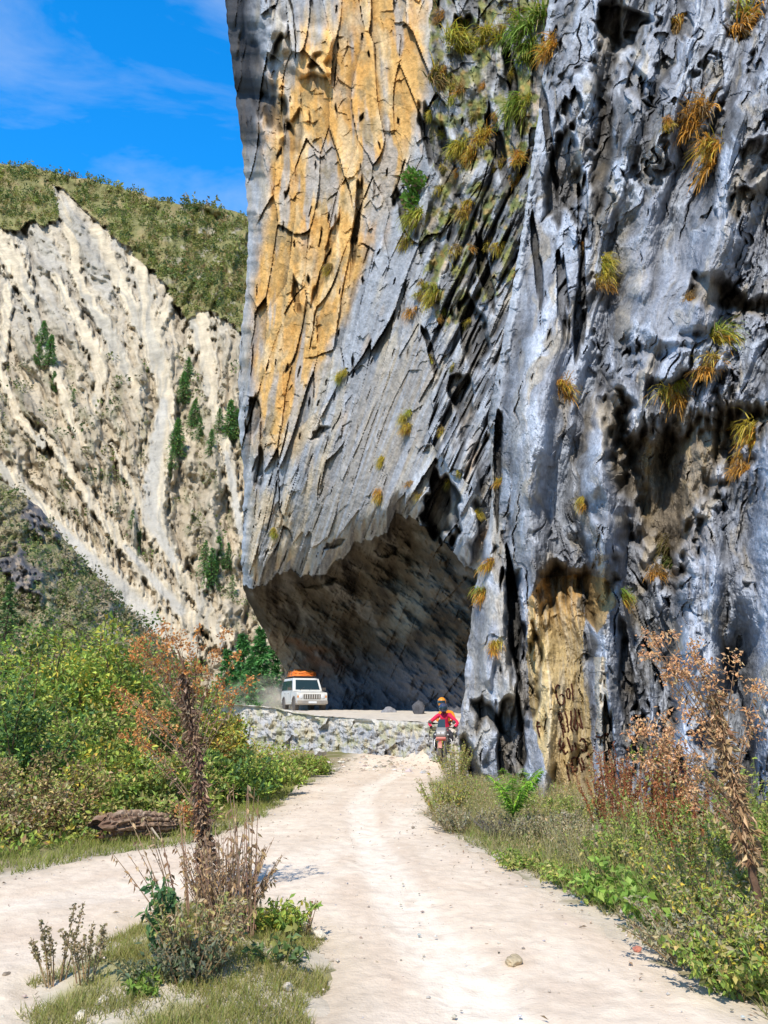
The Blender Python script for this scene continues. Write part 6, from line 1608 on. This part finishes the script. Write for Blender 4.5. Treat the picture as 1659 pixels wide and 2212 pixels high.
def person(name, label, loc, yaw, sk, regions, hands, helmet, visor_col):
    """sk: joints {name: (pos, radius, parent)}; one skinned body surface, coloured by region"""
    o = empty(name, loc, label, 'person', 'riders on the motorcycle', yaw)
    names = list(sk); idx = {n: i for i, n in enumerate(names)}
    me = bpy.data.meshes.new('tmp'); me.from_pydata([sk[n][0] for n in names], [(idx[n], idx[sk[n][2]]) for n in names if sk[n][2]], [])
    t = bpy.data.objects.new('tmp', me); C.objects.link(t)
    m = t.modifiers.new('s', 'SKIN'); m.use_smooth_shade = True; m.branch_smoothing = .6
    for i, n in enumerate(names):
        r = sk[n][1]; t.data.skin_vertices[0].data[i].radius = (r, r) if not isinstance(r, tuple) else r
        t.data.skin_vertices[0].data[i].use_root = (i == 0)
    sb = t.modifiers.new('d', 'SUBSURF'); sb.levels = 2; sb.render_levels = 2
    dg = bpy.context.evaluated_depsgraph_get(); ev = t.evaluated_get(dg); em = ev.to_mesh()
    V = np.array([v.co[:] for v in em.vertices]); Fs = [tuple(p.vertices) for p in em.polygons]
    q = [f for f in Fs if len(f) == 4]; tr = [f for f in Fs if len(f) == 3]
    ev.to_mesh_clear(); bpy.data.objects.remove(t)
    ac = Acc()
    seg = [(np.array(sk[n][0]), np.array(sk[sk[n][2]][0]), n) for n in names if sk[n][2]]
    best = np.full(len(V), 9.0); col = np.zeros((len(V), 3))
    for a, b, n in seg:
        ab = b - a; tt = np.clip(((V - a) @ ab) / (ab @ ab + 1e-9), 0, 1); d = np.linalg.norm(V - a - tt[:, None] * ab, axis=1)
        mk = d < best; best = np.where(mk, d, best); col[mk] = regions(n)
    col *= (1 + .12 * fbm(V[:, 0] * 9 + V[:, 1] * 5, V[:, 2] * 9, 0, 3, 981))[:, None]
    ac.add(V, q, tr, col)
    for h, side in hands:                       # gloved fingers curled round the grip
        h = np.array(h)
        for k, ln in enumerate((.065, .075, .072, .055)):
            y = side * (-.03 + .02 * k)
            ac.tube([h + [.01, y, .015], h + [.04, y, .02], h + [.055, y, -.01], h + [.05 - .1 * (.075 - ln), y, -.035], h + [.025, y, -.04]], [.011, .011, .010, .009, .007], 6, regions('hand'))
        ac.tube([h + [0, -side * .03, .0], h + [.02, -side * .045, -.015], h + [.04, -side * .04, -.028]], [.013, .012, .009], 6, regions('hand'))
    b = ac.build('body', mat_cloth, o, True)
    hp, hr, hcol, tilt = helmet
    U, T = np.meshgrid(np.linspace(0, 2 * np.pi, 33), np.linspace(0, math.pi * .80, 18))
    X = np.stack([hr * 1.12 * np.sin(T) * np.cos(U), hr * .95 * np.sin(T) * np.sin(U), hr * 1.05 * np.cos(T)], -1)
    front = (np.cos(U) > .1) & (np.cos(T) < .15)
    X[..., 0] = np.where(front & (np.cos(T) < -.35), X[..., 0] * 1.12, X[..., 0])
    c, s = math.cos(tilt), math.sin(tilt)
    X = np.stack([X[..., 0] * c + X[..., 2] * s, X[..., 1], -X[..., 0] * s + X[..., 2] * c], -1) + np.array(hp)
    hm = mesh_np('helmet', X, grid_faces(*U.shape), hcol, None, True, o)
    U, T = np.meshgrid(np.linspace(-1.05, 1.05, 15), np.linspace(1.25, 1.80, 7))
    X = np.stack([hr * 1.16 * np.sin(T) * np.cos(U), hr * .99 * np.sin(T) * np.sin(U), hr * 1.08 * np.cos(T)], -1)
    X = np.stack([X[..., 0] * c + X[..., 2] * s, X[..., 1], -X[..., 0] * s + X[..., 2] * c], -1) + np.array(hp)
    mesh_np('visor', X, grid_faces(*U.shape), visor_col, None, True, hm)
    return o
mat_cloth = mat_attr('riding_clothes', .8, ((25, .006, 4),), (12.0, .12), .2)
P_HELM = mat_plain('dark_blue_helmet', (.05, .06, .11), .15, 0, .2, 4, .7, coat=.5)
P_HELMO = mat_plain('orange_helmet', (.80, .30, .03), .35, 0, .1, 4, .5)
def rider_sk(px, pz, fwd, hand, foot, head):
    s = {'pelvis': ((px, 0, pz), (.15, .13), None), 'waist': ((px + .03, 0, pz + .18), (.145, .12), 'pelvis'), 'chest': ((px + fwd * .6, 0, pz + .36), (.175, .13), 'waist'),
         'neckbase': ((px + fwd, 0, pz + .52), (.12, .09), 'chest'), 'neck': ((px + fwd + .03, 0, pz + .60), .06, 'neckbase'), 'head': (head, .095, 'neck'), 'crown': ((head[0], 0, head[2] + .09), .075, 'head')}
    for sd, n in ((-1, 'r'), (1, 'l')):
        hx, hy, hz = hand; fx, fy, fz = foot
        sh = (px + fwd * .95, sd * .19, pz + .48); el = ((sh[0] + hx) / 2 - .02, sd * (max(.19, hy) + .10), (sh[2] + hz) / 2 - .05)
        s['shoulder' + n] = (sh, .075, 'neckbase'); s['elbow' + n] = (el, .058, 'shoulder' + n); s['wrist' + n] = ((hx - .06, sd * hy, hz + .01), .04, 'elbow' + n); s['hand' + n] = ((hx, sd * hy, hz + .015), .035, 'wrist' + n)
        kn = (px + .44, sd * .26, pz - .10)
        s['hip' + n] = ((px + .04, sd * .11, pz - .02), .105, 'pelvis'); s['knee' + n] = (kn, .075, 'hip' + n); s['ankle' + n] = ((fx - .03, sd * fy, fz + .10), .052, 'knee' + n); s['toe' + n] = ((fx + .15, sd * fy, fz + .05), .042, 'ankle' + n)
    return s
bp = at(961, 1648, 25.4); BYAW = math.radians(-90 - 13)
build_bike((bp[0], bp[1], zat(bp[0], bp[1]) + .03), BYAW)
bl = (bp[0], bp[1], zat(bp[0], bp[1]) + .03)
def reg(main, legs, hand, skin=(.42, .26, .18)):
    def f(n):
        if n.startswith(('head', 'crown')): return skin
        if n.startswith('neck') and n == 'neck': return (.03, .03, .035)
        if n.startswith('hand'): return hand
        if n.startswith(('knee', 'hip', 'ankle')): return legs
        if n.startswith('toe'): return (.03, .03, .03)
        return main
    return f
def f_hand(n, f): return f(n)
person('person', 'person in a pink red jacket and dark helmet steering the motorcycle', bl, BYAW, rider_sk(-.16, .96, .16, (.33, .37, 1.07), (.08, .27, .33), (.10, 0, 1.68)),
       reg((.72, .03, .09), (.05, .05, .06), (.03, .03, .03)), [((.33, .37, 1.075), 1), ((.33, -.37, 1.075), -1)], ((.10, 0, 1.68), .15, P_HELM, .1), P_GLASS)
person('person', 'person in an orange jacket and orange helmet riding behind the driver', bl, BYAW, rider_sk(-.58, 1.04, .10, (-.12, .17, 1.22), (-.28, .29, .42), (-.44, -.13, 1.86)),
       reg((.80, .28, .02), (.06, .06, .05), (.05, .05, .05)), [((-.12, .17, 1.22), 1), ((-.12, -.17, 1.22), -1)], ((-.44, -.13, 1.86), .15, P_HELMO, 0), P_GLASS)

# dust thrown up behind the vehicle
def dust():
    bm = bmesh.new(); bmesh.ops.create_icosphere(bm, subdivisions=3, radius=1.0)
    c = at(572, 1500, 54)
    o = bmobj('dust', bm, None, None, smooth=True) if False else None
    me = bpy.data.meshes.new('dust'); bm.to_mesh(me); bm.free()
    o = bpy.data.objects.new('dust', me); C.objects.link(o); o.location = (float(c[0]) + .5, 55, 2.0); o.scale = (4.2, 8, 2.0)
    m = bpy.data.materials.new('dust_haze'); m.use_nodes = True; nt = m.node_tree; nt.nodes.clear()
    out = nt.nodes.new('ShaderNodeOutputMaterial'); v = nt.nodes.new('ShaderNodeVolumePrincipled')
    v.inputs['Color'].default_value = (.86, .80, .70, 1); v.inputs['Anisotropy'].default_value = -.25
    tc = nt.nodes.new('ShaderNodeTexCoord'); nz = N(nt, 'ShaderNodeTexNoise', Scale=2.2, Detail=4.0)
    nt.links.new(tc.outputs['Object'], nz.inputs['Vector'])
    ln = N(nt, 'ShaderNodeVectorMath', operation='LENGTH'); nt.links.new(tc.outputs['Object'], ln.inputs[0])
    fa = N(nt, 'ShaderNodeMapRange'); fa.inputs[1].default_value = 1; fa.inputs[2].default_value = .2; nt.links.new(ln.outputs['Value'], fa.inputs[0])
    mr = N(nt, 'ShaderNodeMapRange'); mr.inputs[1].default_value = .38; mr.inputs[2].default_value = .7; mr.inputs[4].default_value = .3; nt.links.new(nz.outputs[0], mr.inputs[0])
    mu = N(nt, 'ShaderNodeMath', operation='MULTIPLY'); nt.links.new(fa.outputs[0], mu.inputs[0]); nt.links.new(mr.outputs[0], mu.inputs[1])
    nt.links.new(mu.outputs[0], v.inputs['Density']); nt.links.new(v.outputs[0], out.inputs['Volume'])
    me.materials.append(m)
    props(o, 'pale dust hanging over the road behind the vehicle', 'dust', None, 'stuff')
dust()
